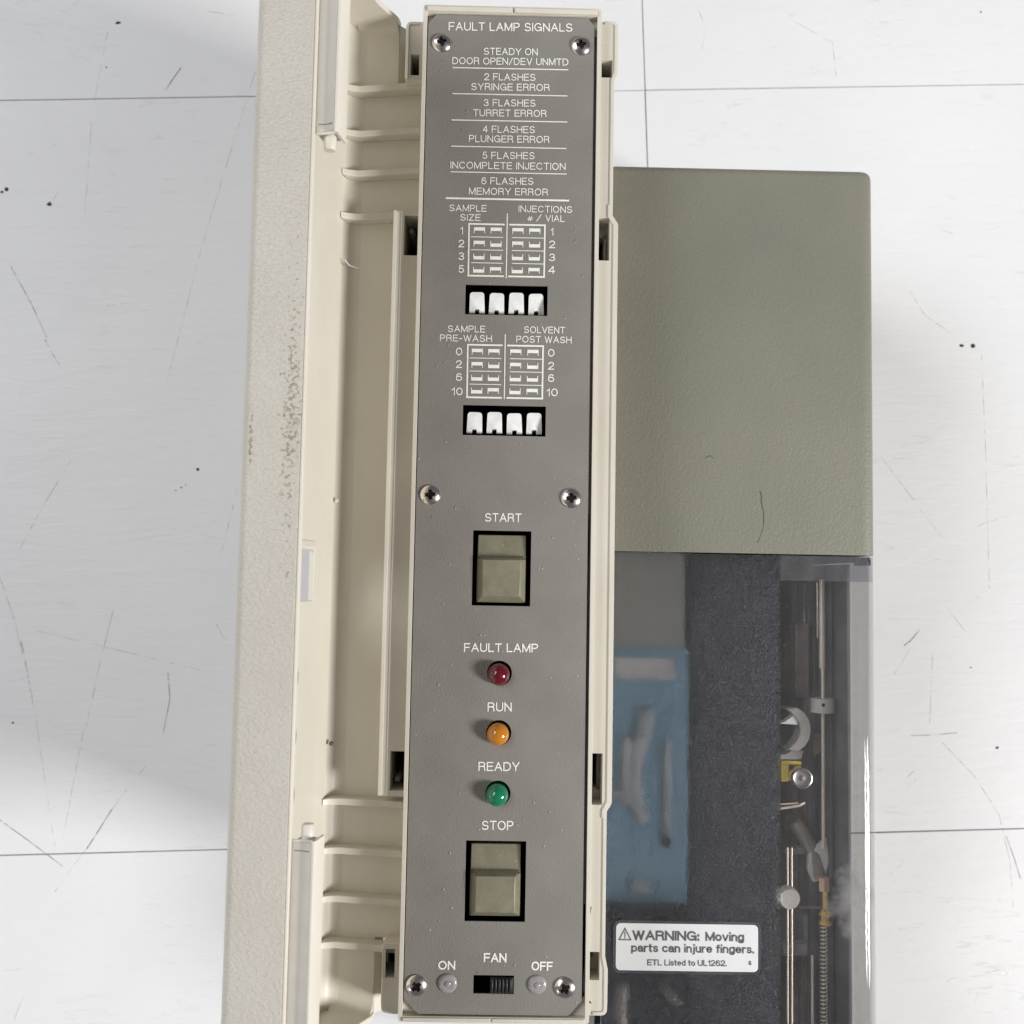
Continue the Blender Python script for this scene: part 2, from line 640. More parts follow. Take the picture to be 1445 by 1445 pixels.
def prect(px0, px1, py0, py1, z):
    a = P((px0 + px1) / 2, py0, z)
    b = P((px0 + px1) / 2, py1, z)
    l = P(px0, (py0 + py1) / 2, z)
    r = P(px1, (py0 + py1) / 2, z)
    return l[0], r[0], min(a[1], b[1]), max(a[1], b[1])


# ------------------------------------------------------------------ stroke lettering
def arc(cx, cy, rx, ry, a0, a1, n=None):
    n = n or max(4, int(abs(a1 - a0) / 15))
    return [(cx + rx * math.cos(math.radians(a0 + (a1 - a0) * i / n)), cy + ry * math.sin(math.radians(a0 + (a1 - a0) * i / n))) for i in range(n + 1)]


G = {}
G['A'] = (0.74, [[(0, 0), (0.37, 1)], [(0.37, 1), (0.74, 0)], [(0.13, 0.34), (0.61, 0.34)]])
G['B'] = (0.66, [[(0.36, 0.52), (0, 0.52), (0, 0), (0.40, 0)] + arc(0.40, 0.26, 0.26, 0.26, -80, 90), [(0, 0.52), (0, 1), (0.36, 1)] + arc(0.36, 0.76, 0.24, 0.24, 80, -90)])
G['C'] = (0.74, [arc(0.38, 0.5, 0.38, 0.5, 38, 322)])
G['D'] = (0.72, [[(0, 0), (0, 1), (0.30, 1)] + arc(0.30, 0.5, 0.42, 0.5, 80, -80) + [(0.30, 0), (0.15, 0)]])
G['E'] = (0.60, [[(0.60, 1), (0, 1), (0, 0), (0.61, 0)], [(0, 0.52), (0.55, 0.52)]])
G['F'] = (0.57, [[(0.57, 1), (0, 1), (0, 0)], [(0, 0.51), (0.51, 0.51)]])
G['G'] = (0.78, [arc(0.39, 0.5, 0.39, 0.5, 42, 335) + [(0.77, 0.46), (0.42, 0.46)], [(0.77, 0.46), (0.77, 0)]])
G['H'] = (0.68, [[(0, 0), (0, 1)], [(0.68, 0), (0.68, 1)], [(0, 0.52), (0.68, 0.52)]])
G['I'] = (0.0, [[(0, 0), (0, 1)]])
G['J'] = (0.46, [[(0.46, 1), (0.46, 0.24)] + arc(0.23, 0.24, 0.23, 0.24, -10, -180) + [(0, 0.32)]])
G['L'] = (0.52, [[(0, 1), (0, 0), (0.52, 0)]])
G['M'] = (0.80, [[(0, 0), (0, 1)], [(0, 1), (0.40, 0.05)], [(0.40, 0.05), (0.80, 1)], [(0.80, 1), (0.80, 0)]])
G['N'] = (0.68, [[(0, 0), (0, 1)], [(0, 1), (0.68, 0)], [(0.68, 0), (0.68, 1)]])
G['O'] = (0.80, [arc(0.40, 0.5, 0.40, 0.5, 90, 450, 28)])
G['P'] = (0.62, [[(0, 0), (0, 1), (0.36, 1)] + arc(0.36, 0.73, 0.26, 0.27, 80, -80) + [(0.36, 0.46), (0.15, 0.46)]])
G['R'] = (0.66, [[(0, 0), (0, 1), (0.38, 1)] + arc(0.38, 0.75, 0.25, 0.25, 80, -80) + [(0.38, 0.50), (0.15, 0.50)], [(0.36, 0.50)] + arc(0.40, 0.30, 0.21, 0.20, 70, 10) + [(0.62, 0.12), (0.66, 0)]])
G['S'] = (0.66, [arc(0.33, 0.745, 0.29, 0.255, 25, 250) + [(0.40, 0.47)] + arc(0.33, 0.255, 0.33, 0.255, 50, -155)])
G['T'] = (0.64, [[(0, 1), (0.64, 1)], [(0.32, 1), (0.32, 0)]])
G['U'] = (0.68, [[(0, 1), (0, 0.34)] + arc(0.34, 0.34, 0.34, 0.34, 190, 350) + [(0.68, 0.34), (0.68, 1)]])
G['V'] = (0.70, [[(0, 1), (0.35, 0)], [(0.35, 0), (0.70, 1)]])
G['W'] = (1.00, [[(0, 1), (0.255, 0)], [(0.255, 0), (0.50, 0.98)], [(0.50, 0.98), (0.745, 0)], [(0.745, 0), (1.0, 1)]])
G['Y'] = (0.70, [[(0, 1), (0.35, 0.42), (0.70, 1)], [(0.35, 0.42), (0.35, 0)]])
G['Z'] = (0.62, [[(0.02, 1), (0.61, 1), (0, 0), (0.62, 0)]])
G['0'] = (0.60, [arc(0.30, 0.5, 0.30, 0.5, 90, 450, 26)])
G['1'] = (0.24, [[(0, 0.74), (0.12, 0.80), (0.24, 1), (0.24, 0)]])
G['2'] = (0.58, [arc(0.29, 0.71, 0.28, 0.29, 170, -35) + [(0.40, 0.42), (0.12, 0.20), (0, 0), (0.58, 0)]])
G['3'] = (0.58, [arc(0.28, 0.75, 0.25, 0.25, 165, -75) + [(0.24, 0.51)], [(0.24, 0.51)] + arc(0.28, 0.255, 0.30, 0.255, 75, -165)])
G['4'] = (0.62, [[(0.46, 0), (0.46, 1)], [(0.46, 1), (0, 0.28)], [(0, 0.28), (0.62, 0.28)]])
G['5'] = (0.58, [[(0.52, 1), (0.12, 1), (0.05, 0.50)] + arc(0.29, 0.31, 0.29, 0.31, 120, -155)])
G['6'] = (0.58, [arc(0.30, 0.70, 0.26, 0.30, 30, 150) + arc(0.30, 0.45, 0.30, 0.40, 170, 180) + arc(0.29, 0.31, 0.29, 0.31, 185, 498, 24)])
G['-'] = (0.34, [[(0, 0.40), (0.34, 0.40)]])
G['/'] = (0.44, [[(0, -0.05), (0.44, 1.05)]])
G['#'] = (0.60, [[(0.12, 0), (0.22, 0.9)], [(0.38, 0), (0.48, 0.9)], [(0, 0.30), (0.56, 0.30)], [(0.04, 0.62), (0.60, 0.62)]])
G[':'] = (0.0, [[(0, 0.0), (0, 0.10)], [(0, 0.52), (0, 0.62)]])
G['.'] = (0.0, [[(0, 0.0), (0, 0.08)]])
G['!'] = (0.0, [[(0, 0.3), (0, 1.0)], [(0, 0.0), (0, 0.1)]])
G['o'] = (0.50, [arc(0.25, 0.35, 0.25, 0.35, 90, 450, 20)])
G['v'] = (0.48, [[(0, 0.7), (0.22, 0), (0.26, 0), (0.48, 0.7)]])
G['i'] = (0.0, [[(0, 0), (0, 0.62)], [(0, 0.98), (0, 1.03)]])
G['j'] = (0.10, [[(0.10, 0.62), (0.10, -0.14)] + arc(0.0, -0.14, 0.10, 0.13, -20, -90), [(0.10, 0.98), (0.10, 1.03)]])
G['n'] = (0.44, [[(0, 0), (0, 0.7)], [(0, 0.42)] + arc(0.22, 0.44, 0.22, 0.26, 160, 10) + [(0.44, 0.4), (0.44, 0)]])
G['u'] = (0.44, [[(0.44, 0.7), (0.44, 0)], [(0.44, 0.26)] + arc(0.22, 0.26, 0.22, 0.26, -20, -170) + [(0, 0.30), (0, 0.7)]])
G['g'] = (0.48, [arc(0.24, 0.35, 0.24, 0.35, 90, 450, 20), [(0.48, 0.7), (0.48, -0.06)] + arc(0.24, -0.06, 0.24, 0.20, -15, -160)])
G['p'] = (0.48, [arc(0.24, 0.35, 0.24, 0.35, 90, 450, 20), [(0, 0.7), (0, -0.26)]])
G['a'] = (0.44, [[(0.02, 0.50)] + arc(0.22, 0.50, 0.20, 0.20, 160, 10) + [(0.42, 0.45), (0.42, 0.08), (0.46, 0)], [(0.42, 0.42), (0.16, 0.38)] + arc(0.16, 0.19, 0.16, 0.19, 100, 285) + [(0.34, 0.08), (0.42, 0.22)]])
G['r'] = (0.26, [[(0, 0), (0, 0.7)], [(0, 0.42), (0.07, 0.62), (0.26, 0.69)]])
G['t'] = (0.26, [[(0.11, 0.95), (0.11, 0.12)] + arc(0.21, 0.11, 0.10, 0.10, 190, 280), [(0, 0.68), (0.26, 0.68)]])
G['s'] = (0.40, [arc(0.20, 0.52, 0.18, 0.18, 25, 250) + arc(0.20, 0.18, 0.20, 0.18, 60, -155)])
G['c'] = (0.46, [arc(0.25, 0.35, 0.25, 0.35, 42, 318)])
G['e'] = (0.48, [[(0.01, 0.37), (0.48, 0.37)] + arc(0.24, 0.35, 0.24, 0.35, 5, 318)])
G['f'] = (0.26, [[(0.10, 0), (0.10, 0.84)] + arc(0.20, 0.86, 0.10, 0.13, 170, 80), [(0, 0.68), (0.26, 0.68)]])
G['d'] = (0.48, [arc(0.24, 0.35, 0.24, 0.35, 90, 450, 20), [(0.48, 1.0), (0.48, 0)]])


def ribbon(mb, pts, w, fn, k=[0]):
    """flat ribbon of width w along pts (2D); fn maps (x,y,dz) to world"""
    clean = [pts[0]]
    for p in pts[1:]:
        if (p[0] - clean[-1][0]) ** 2 + (p[1] - clean[-1][1]) ** 2 > 1e-8:
            clean.append(p)
    pts = [Vector(p) for p in clean]
    n = len(pts)
    closed = n > 3 and (pts[0] - pts[-1]).length < 1e-3
    k[0] = (k[0] + 1) % 7
    dz = 0.05 * k[0]
    vs = []
    for i in range(n):
        d0 = (pts[i] - pts[i - 1]).normalized() if i > 0 else None
        d1 = (pts[i + 1] - pts[i]).normalized() if i < n - 1 else None
        if closed and i in (0, n - 1):
            d0 = (pts[-1] - pts[-2]).normalized()
            d1 = (pts[1] - pts[0]).normalized()
        p = pts[i]
        if d0 is None:
            nn = Vector((-d1.y, d1.x))
            sc_ = 1
            p = p - d1 * w * 0.5
        elif d1 is None:
            nn = Vector((-d0.y, d0.x))
            sc_ = 1
            p = p + d0 * w * 0.5
        else:
            t = (d0 + d1)
            if t.length < 0.2:
                t = d0
            t.normalize()
            nn = Vector((-t.y, t.x))
            sc_ = 1.0 / max(0.45, nn.dot(Vector((-d0.y, d0.x))))
        a = p + nn * w * 0.5 * sc_
        b = p - nn * w * 0.5 * sc_
        vs.append(fn(a.x, a.y, dz))
        vs.append(fn(b.x, b.y, dz))
    fs = [(2 * i, 2 * i + 1, 2 * i + 3, 2 * i + 2) for i in range(n - 1)]
    mb.add(vs, fs)


def text_mesh(s, p0, p1, cap_px, z, weight=0.13, gap=0.26, space=0.42):
    """a string whose first letter starts at photo point p0 and whose last ends at p1 (baseline)"""
    a = Vector(P(p0[0], p0[1], z))
    b = Vector(P(p1[0], p1[1], z))
    scale = (b - a).length / math.hypot(p1[0] - p0[0], p1[1] - p0[1])
    cap = cap_px * scale
    ht = cap * (1 - weight)                    # centre-line height
    adv = []
    x = 0
    for i, ch in enumerate(s):
        if ch == ' ':
            x += space
            continue
        adv.append((ch, x))
        x += G[ch][0] + gap
    total = x - gap
    wl = (b - a).length - weight * cap
    kx = wl / total if total > 0 else 1.0
    d = (b - a).normalized()
    nrm = Vector((-d.y, d.x))
    mb = MB()
    o = a + d * weight * cap * 0.5 + nrm * weight * cap * 0.5
    for ch, x in adv:
        for st in G[ch][1]:
            pts = [((x + px) * kx, py * ht) for px, py in st]
            ribbon(mb, pts, weight * cap, lambda X, Y, dz: (*(o + d * X + nrm * Y), z + dz))
    return mb


def print_text(s, x0, y0, x1, y1, cap, parent, z=0.35, weight=0.13, mat='white_ink', **kw):
    o = text_mesh(s, (x0, y0), (x1, y1), cap, z, weight, **kw).build("lettering", mat, parent)
    return o


# ================================================================== FLOOR
ZF = -610.0
floor = bpy.data.objects.new("floor", None)
COL.objects.link(floor)
floor['kind'] = 'structure'
WPOS['floor'] = (0, 0, ZF - 14)
floor.location = (0, 0, (ZF - 14) * S)
mb = MB()
mb.box(-6000, 6000, -6000, 6000, ZF - 24, ZF - 5)
mb.build("joint_bed", 'grout', floor)
ang = math.radians(2.35)
ca, sa = math.cos(ang), math.sin(ang)
T = 1528.0
tx0, ty0 = 268.0, 930.0
for i in range(-3, 3):
    for j in range(-4, 3):
        u0, v0 = i * T + 0.9, j * T + 0.9
        u1, v1 = (i + 1) * T - 0.9, (j + 1) * T - 0.9
        pts = [(tx0 + u * ca - v * sa, ty0 + u * sa + v * ca) for u, v in ((u0, v0), (u1, v0), (u1, v1), (u0, v1))]
        mb = MB().slab(pts, ZF - 6, ZF)
        mb.build("tile", 'floor', floor, bevel=0.8, seg=1)


def floor_mark(pts, w, mat, name="scratch"):
    w *= 0.8
    mb = MB()
    q = [P(x, y, ZF) for x, y in pts]
    # smooth it a little
    if len(q) == 2:
        mx = ((q[0][0] + q[1][0]) / 2 + random.uniform(-2, 2), (q[0][1] + q[1][1]) / 2 + random.uniform(-2, 2))
        q = [q[0], mx, q[1]]
    ribbon(mb, q, w, lambda X, Y, dz: (X, Y, ZF + 0.25 + dz * 0.3))
    return mb.build(name, mat, floor)


for pts, w, mt in [
    ([(15, 375), (45, 430), (66, 476)], 1.6, 'scratch_dark'), ([(64, 480), (86, 518)], 2.6, 'scratch_pale'),
    ([(0, 815), (22, 880), (50, 1010), (78, 1198)], 1.3, 'scratch_pale'), ([(30, 905), (46, 985)], 1.6, 'scratch_dark'),
    ([(0, 1157), (40, 1186), (88, 1222)], 1.9, 'scratch_dark'), ([(123, 1197), (158, 1142)], 2.4, 'scratch_dark'),
    ([(78, 1258), (123, 1197)], 1.3, 'scratch_pale'), ([(160, 1140), (205, 1082)], 1.2, 'scratch_pale'),
    ([(237, 950), (240, 985), (230, 1037)], 1.7, 'scratch_dark'), ([(160, 860), (140, 940), (122, 1025)], 1.3, 'scratch_pale'),
    ([(234, 127), (255, 96)], 2.3, 'scratch_dark'), ([(235, 540), (290, 330), (362, 95)], 1.1, 'scratch_pale'),
    ([(152, 45), (130, 160), (120, 300)], 1.0, 'scratch_pale'), ([(28, 775), (60, 715), (100, 650)], 1.2, 'scratch_pale'),
    ([(50, 890), (170, 918), (285, 946)], 1.0, 'scratch_pale'), ([(88, 1190), (118, 1030)], 1.0, 'scratch_pale'),
    ([(305, 880), (325, 912)], 1.1, 'scratch_pale'), ([(310, 790), (335, 690)], 1.1, 'scratch_pale'),
    ([(1276, 911), (1286, 903), (1298, 888)], 2.3, 'scratch_dark'), ([(1286, 1038), (1318, 1037), (1350, 1034)], 1.7, 'scratch_dark'),
    ([(1285, 412), (1305, 445), (1350, 476)], 1.1, 'scratch_pale'), ([(1385, 500), (1391, 640), (1396, 830)], 1.2, 'scratch_pale'),
    ([(1330, 1048), (1375, 1095), (1410, 1150), (1425, 1215), (1430, 1280)], 1.5, 'scratch_pale'),
    ([(1316, 920), (1312, 1020)], 1.0, 'scratch_pale'), ([(1240, 640), (1300, 720), (1330, 760)], 1.0, 'scratch_pale'),
    ([(1338, 860), (1372, 905)], 1.0, 'scratch_pale'), ([(985, 12), (996, 40), (990, 70)], 1.1, 'scratch_pale'),
    ([(1120, 30), (1175, 60), (1180, 110)], 1.1, 'scratch_pale'), ([(1290, 1088), (1278, 1098), (1282, 1110), (1292, 1100)], 1.4, 'scratch_pale'),
    ([(1420, 1180), (1440, 1240)], 1.6, 'scratch_dark'), ([(1255, 1235), (1275, 1215)], 1.2, 'scratch_pale'),
    ([(285, 15), (330, 22)], 1.2, 'scratch_pale'), ([(20, 1440), (34, 1405)], 1.2, 'scratch_pale'),
]:
    floor_mark(pts, w, mt)
for k in range(24):
    if random.random() < 0.6:
        x, y = random.uniform(0, 330), random.uniform(0, 1440)
    else:
        x, y = random.uniform(1245, 1440), random.uniform(0, 1440)
    L = random.uniform(8, 42)
    a = random.gauss(-0.25, 0.5)
    floor_mark([(x, y), (x + L * math.cos(a), y + L * math.sin(a))], random.uniform(0.5, 0.9), 'scratch_pale')
for x, y, r in [(167, 32, 4), (165, 33, 3), (9, 267, 4.5), (3, 271, 3), (70, 288, 4.6), (279, 662, 3.6), (256, 688, 1.8), (248, 692, 1.5), (262, 684, 1.4),
                (1357, 488, 4.0), (1373, 488, 5.2), (1384, 17, 2.5), (1407, 1055, 3.0), (150, 95, 1.8), (18, 1020, 2.2), (1370, 942, 1.8)]:
    cx, cy = P(x, y, ZF)
    n = 9
    ring = [(cx + r * random.uniform(0.6, 1.15) * math.cos(2 * math.pi * i / n) * 1.25, cy + r * random.uniform(0.55, 1.1) * math.sin(2 * math.pi * i / n)) for i in range(n)]
    mb = MB()
    vs = [(a, b, ZF + 0.1) for a, b in ring] + [(cx + (a - cx) * 0.5, cy + (b - cy) * 0.5, ZF + r * 0.5) for a, b in ring]
    mb.add(vs, [(i, (i + 1) % n, (i + 1) % n + n, i + n) for i in range(n)] + [tuple(n + i for i in range(n))])
    mb.build("crumb", 'crumb', floor)

# ================================================================== INSTRUMENT
root = bpy.data.objects.new("sample_injector", None)
COL.objects.link(root)
WPOS['sample_injector'] = (100, 0, ZF)
root.location = (100 * S, 0, ZF * S)
root['label'] = "cream and olive-grey laboratory sample injector lying on white vinyl floor with its side door open"
root['category'] = "laboratory instrument"

# ---- olive body block
prof = rpoly([(150, -606), (574, -606), (574, -150), (150, -150)], [0, 6, 24, 0], 8)
mb = MB().slab(prof, -47, 573, plane='xz')
body = mb.build("body_shell", 'olive', root)
me = body.data
bm = bmesh.new()
bm.from_mesh(me)
bmesh.ops.remove_doubles(bm, verts=bm.verts, dist=1e-7)
ymax = max(v.co.y for v in bm.verts)
es = [e for e in bm.edges if all(abs(v.co.y - ymax) < 1e-6 for v in e.verts) and len(e.link_faces) == 2 and e.calc_face_angle(0) > 0.5]
bmesh.ops.bevel(bm, geom=es, offset=13 * S, segments=5, profile=0.5, affect='EDGES')
bmesh.ops.recalc_face_normals(bm, faces=bm.faces)
bm.to_mesh(me)
bm.free()
me.polygons.foreach_set('use_smooth', [True] * len(me.polygons))
me.set_sharp_from_angle(angle=math.radians(40))
# scuffs on the block
ZB = -150


def scuff(pts, w):
    mb = MB()
    ribbon(mb, [P(x, y, ZB) for x, y in pts], w, lambda X, Y, dz: (X, Y, ZB + 0.35 + dz * 0.3))
    mb.build("scratch", 'scuff', body)


scuff([(1073, 694), (1075, 701), (1074, 709)], 1.5)
scuff([(1074.5, 709), (1077.5, 722), (1078, 742)], 1.0)
scuff([(1077, 744), (1073, 757), (1069, 766)], 0.6)
scuff([(995, 646), (1002, 643), (1007, 647)], 0.8)

# ---- cream column (housing) below the panel: half widths about x=-12
XC = -12.0


def out_poly(d=0.0, left=True):
    R_ = [(156, 730), (156, 652), (151, 640), (151, 436), (159, 424), (159, -405), (152, -416), (152, -612), (156, -630), (156, -692)]
    pts = [(XC + a + d, b) for a, b in R_]
    if left:
        L_ = [(-156, -694), (-156, -601), (-127, -600), (-127, -400), (-163, -399), (-163, 437), (-127, 438), (-127, 634), (-157, 635), (-157, 722)]
        pts += [(XC + a - d, b) for a, b in L_]
    return pts


# slots through the plates
slots = []
slots.append(prect(573, 592, 304, 370, -45))
slots.append(prect(841.5, 857, 318, 377, -45))
slots.append(prect(553.5, 573, 1055, 1121, -45))
slots.append(prect(831.5, 847, 1058, 1129, -45))
slots.append(prect(582, 594, 92, 108, -45))
slots.append(prect(846, 861, 100, 124, -45))
slots.append(prect(543, 560, 1347, 1368, -45))
slots.append(prect(829, 843, 1332, 1371, -45))
slots[0] = slots[0][:3] + (430.0,)
slots[2] = slots[2][:2] + (-392.0,) + slots[2][3:]
slots[4] = slots[4][:2] + (641.0,) + slots[4][3:]
slots[6] = slots[6][:3] + (-607.0,)
outer = out_poly()
hol = [rect(*s) for s in slots] + [rect(-126, 101, -676, 712)]
mb = MB()
mb.slab(rpoly(outer, [14, 6, 6, 3, 6, 10, 4, 4, 8, 16, 16, 3, 3, 3, 3, 6, 3, 3, 3, 14], 5), -75, -14, holes=hol)
mb.build("side_plate", 'cream', root, bevel=1.2)
# raised outer lips of the plates
mb = MB()


def lip(pts, w, z0, z1):
    n = len(pts)
    P2 = [Vector(p) for p in pts]
    off = []
    for i in range(n):
        d0 = (P2[i] - P2[i - 1]).normalized() if i else (P2[1] - P2[0]).normalized()
        d1 = (P2[i + 1] - P2[i]).normalized() if i < n - 1 else d0
        t = (d0 + d1).normalized()
        nn = Vector((-t.y, t.x))
        off.append(P2[i] + nn * w / max(0.5, nn.dot(Vector((-d0.y, d0.x)))))
    poly = [tuple(p) for p in P2] + [tuple(p) for p in reversed(off)]
    mb.slab(poly, z0, z1)


def rl(pts, r):
    q = rpoly(pts, [0] + [r] * (len(pts) - 2) + [0], 5)
    return q


lip(rl([(XC + 136, 729.5), (XC + 155.6, 729.5), (XC + 155.6, 653), (XC + 150.6, 640), (XC + 150.6, 440)], 9)[::-1], 4.5, -14.5, -12.2)
lip([(XC + 150.6, 452), (XC + 150.6, 436), (XC + 158.6, 424), (XC + 158.6, -404), (XC + 152, -416), (XC + 152, -425)][::-1], 6.5, -14.3, -12)
lip(rl([(XC + 152, -425), (XC + 152, -612), (XC + 155.6, -630), (XC + 155.6, -691.5), (XC + 136, -691.5)], 9)[::-1], 4.5, -14.5, -12.2)
lip([(XC - 162.6, 436.5), (XC - 162.6, -398.5)][::-1], 5.0, -14.3, -11)
lip([(XC - 155.5, 436.5), (XC - 155.5, -398.5)][::-1], 1.5, -14.4, -12.8)
lip(rl([(XC - 138, 721.6), (XC - 156.6, 721.6), (XC - 156.6, 635.5)], 12), 4.0, -14.4, -12)
lip(rl([(XC - 155.6, -601.5), (XC - 155.6, -693.6), (XC - 138, -693.6)], 12), 4.5, -20.4, -15)
mb.build("plate_lip", 'cream', root, bevel=1.4, seg=3)
# little catches inside slots
for k, sg in ((1, 1), (3, -1)):
    x0, x1, y0, y1 = slots[k]
    mb = MB()
    if sg > 0:
        mb.slab([(x0 - 3, y1 - 14), (x1 - 4, y1 - 14), (x1 - 4, y1 - 10), (x1 + 2, y1 - 10), (x1 + 2, y1 + 4), (x0 - 3, y1 + 4)], -120, -60)
    else:
        mb.slab([(x0 - 3, y0 - 4), (x1 + 2, y0 - 4), (x1 + 2, y0 + 12), (x1 - 4, y0 + 12), (x1 - 4, y0 + 15), (x0 - 3, y0 + 15)], -120, -58)
    mb.build("catch", 'cream', root, bevel=1.0)
for k, yy in ((0, slots[0][3] - 8), (2, slots[2][2] + 8)):
    MB().lathe([(5, -150), (5, -58), (3, -55)], 14, (slots[k][0] + 7, yy, 0)).build("catch", 'cream', root, smooth=True)
for k in (5, 7):
    x0, x1, y0, y1 = slots[k]
    h = y1 - y0
    MB().slab([(x0 - 2, y0 - 2), (x1 + 2, y0 - 2), (x1 + 2, y0 + h * 0.65), (x1 - 5, y0 + h * 0.65), (x1 - 5, y0 + h * 0.45), (x0 - 2, y0 + h * 0.45)], -110, -56).build("catch", 'cream', root, bevel=1.0)
# column walls down to the floor
mb = MB()
inner = [(XC + a, b) for a, b in ((143, 722), (143, -684), (-152, -684), (-152, 714))]
o2 = [(XC + a, b) for a, b in ((147, 726), (147, -688), (-156, -688), (-156, 718))]
mb.slab(o2, ZF + 4, -75.5, holes=[inner])
mb.build("housing", 'cream', root, bevel=2.0)
MB().box(XC - 151.5, XC + 142.5, -683.5, 713.5, -215, -205).build("cavity_shade_floor", 'brown_metal', root)  # brown instead of cream, so the shade in the slots is painted in
for xx in (-128, 122):
    MB().box(XC + xx - 2, XC + xx, -683.5, 713.5, -204.5, -80).build("cavity_shade_wall", 'brown_metal', root)  # same brown, painting the cavity's shade

# ---- rim around the panel
RX0, RX1, RY0, RY1 = -142.5, 117.5, -697.0, 739.5
mb = MB()
ro = rpoly(rect(RX0, RX1, RY0, RY1), 5, 4)
ri = [(-136.8, -689.5), (111.8, -689.5), (111.8, 727.5), (-136.8, 727.5)]
# split by the moulding seam at top
mb.slab(ro, -75, 3.0, holes=[ri])
rim = mb.build("panel_rim", 'cream', root, bevel=1.3, seg=3)
# outward sloping top ledge (bright band above the panel), with the seam
mb = MB()
sx = P(725, 18, 3)[0]
for a, b in ((RX0 + 6, sx - 1.6), (sx + 1.6, RX1 - 6)):
    mb.slab([(a, 728.5), (b, 728.5), (b, 736.5), (a, 736.5)], 2.0, 6.5)
mb.build("rim_ledge", 'cream', root, bevel=1.6, seg=3)
mb = MB()
sb = P(693, 1436, 3)[0]
for a, b in ((RX0 + 6, sb - 0.8), (sb + 0.8, RX1 - 6)):
    mb.slab([(a, -696), (b, -696), (b, -690.5), (a, -690.5)], 2.0, 5.0)
mb.build("rim_ledge", 'cream', root, bevel=1.2, seg=3)
for cx, cy, sx_, sy_ in ((-136.8, 727.5, 1, -1), (111.8, 727.5, -1, -1), (-136.8, -689.5, 1, 1), (111.8, -689.5, -1, 1)):
    MB().slab([(cx, cy), (cx + sx_ * 26, cy), (cx, cy + sy_ * 26)], -22, -9).build("corner_gusset", 'cream', root)

# ---- control panel
PX0, PX1, PY0, PY1 = -135.5, 107.5, -687.5, 726.5
outl = rpoly([(PX0 + 12, PY1), (PX1 - 10, PY1), (PX1, PY1 - 12), (PX1, PY0 + 20), (PX1 - 18, PY0), (PX0 + 20, PY0), (PX0, PY0 + 20), (PX0, PY1 - 14)], 3, 3)
dip = [(-72.5, 45.3, 282.3, 325.7), (-72.3, 45.5, 108.2, 151.3)]
keys = [(-54.2, 27.8, -132.2, -26.8), (-55.0, 28.0, -563.5, -455.0)]
fan = (-41.0, 14.3, -659.5, -635.0)
leds = [(-13.4, -225.8, 'led_red', "red lamp"), (-12.8, -307.8, 'led_amber', "amber lamp"), (-12.4, -390.6, 'led_green', "green lamp")]
holes = [rect(*d) for d in dip] + [rect(*k) for k in keys] + [rect(*fan)] + [circ(x, y, 17.4) for x, y, _, _ in leds]
panel = MB().slab(outl, -2.4, 0, holes=holes).build("control_panel", 'panel', root, bevel=0.5, seg=2)
# black wells behind the openings
for x0, x1, y0, y1 in dip + keys + [fan]:
    mb = MB()
    d = 34 if y1 - y0 > 30 else 12
    mb.slab(rect(x0 - 4, x1 + 4, y0 - 4, y1 + 4), -6 - d, -2.6, holes=[rect(x0 - 0.6, x1 + 0.6, y0 - 0.6, y1 + 0.6)])
    mb.box(x0 - 4, x1 + 4, y0 - 4, y1 + 4, -10 - d, -6.0 - d)
    mb.build("switch_well", 'black', root)
for x, y, _, _ in leds:
    MB().slab(circ(x, y, 20), -24, -2.6, holes=[circ(x, y, 17.6)]).build("lamp_socket", 'black', root)

# screws
ro_ = 14.2
N = 52
mb = MB()
vs = []
for j in range(N + 1):
    for i in range(N + 1):
        a = -1 + 2 * i / N
        b = -1 + 2 * j / N
        x = a * math.sqrt(1 - b * b / 2)
        y = b * math.sqrt(1 - a * a / 2)
        r = math.hypot(x, y)
        z = 8.2 * math.sqrt(max(0, 1 - (r * 0.93) ** 2)) - 8.2 * math.sqrt(1 - 0.93 ** 2)
        # cross recess with tapered walls
        ax, ay = abs(x), abs(y)
        arm = max(0.0, min((0.50 - max(ax, ay)) / 0.07, (0.165 + 0.03 * (1 - max(ax, ay)) - min(ax, ay)) / 0.05, 1.0))
        core = max(0.0, min((0.33 - r) / 0.08, 1.0))
        web = max(0.0, min((0.47 - (ax + ay)) / 0.06, 1.0))
        z -= 6.0 * max(arm, core, web)
        vs.append((x * ro_, y * ro_, z + 1.2))
fs = []
mi = []
for j in range(N):
    for i in range(N):
        k = j * (N + 1) + i
        fs.append((k, k + 1, k + N + 2, k + N + 1))
mb.add(vs, fs)
mb.lathe([(ro_, -0.6), (ro_, 1.25)], 52, cap=False)
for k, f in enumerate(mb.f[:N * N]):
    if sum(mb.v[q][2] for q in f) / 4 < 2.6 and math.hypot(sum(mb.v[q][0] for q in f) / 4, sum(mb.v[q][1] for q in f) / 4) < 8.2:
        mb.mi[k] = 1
screw0 = None
for n_, ((x, y), rot) in enumerate(zip([(-114.6, 683.2), (88.4, 683.8), (-115.6, 22.0), (83.3, 21.0), (-118.4, -649.6), (84.2, -649.8)], [0.25, 0.2, 0.1, 0.12, 0.7, 0.6])):
    if screw0 is None:
        screw0 = mb.build("screw", ['steel', 'recess_shade'], panel, smooth=True, angle=50)
        s = screw0
    else:
        s = dup(screw0, (0, 0, 0), panel)
    put(s, (x, y, -0.2), panel)
    s.rotation_euler[2] = rot
    s.rotation_euler[0] = random.uniform(-0.03, 0.03)

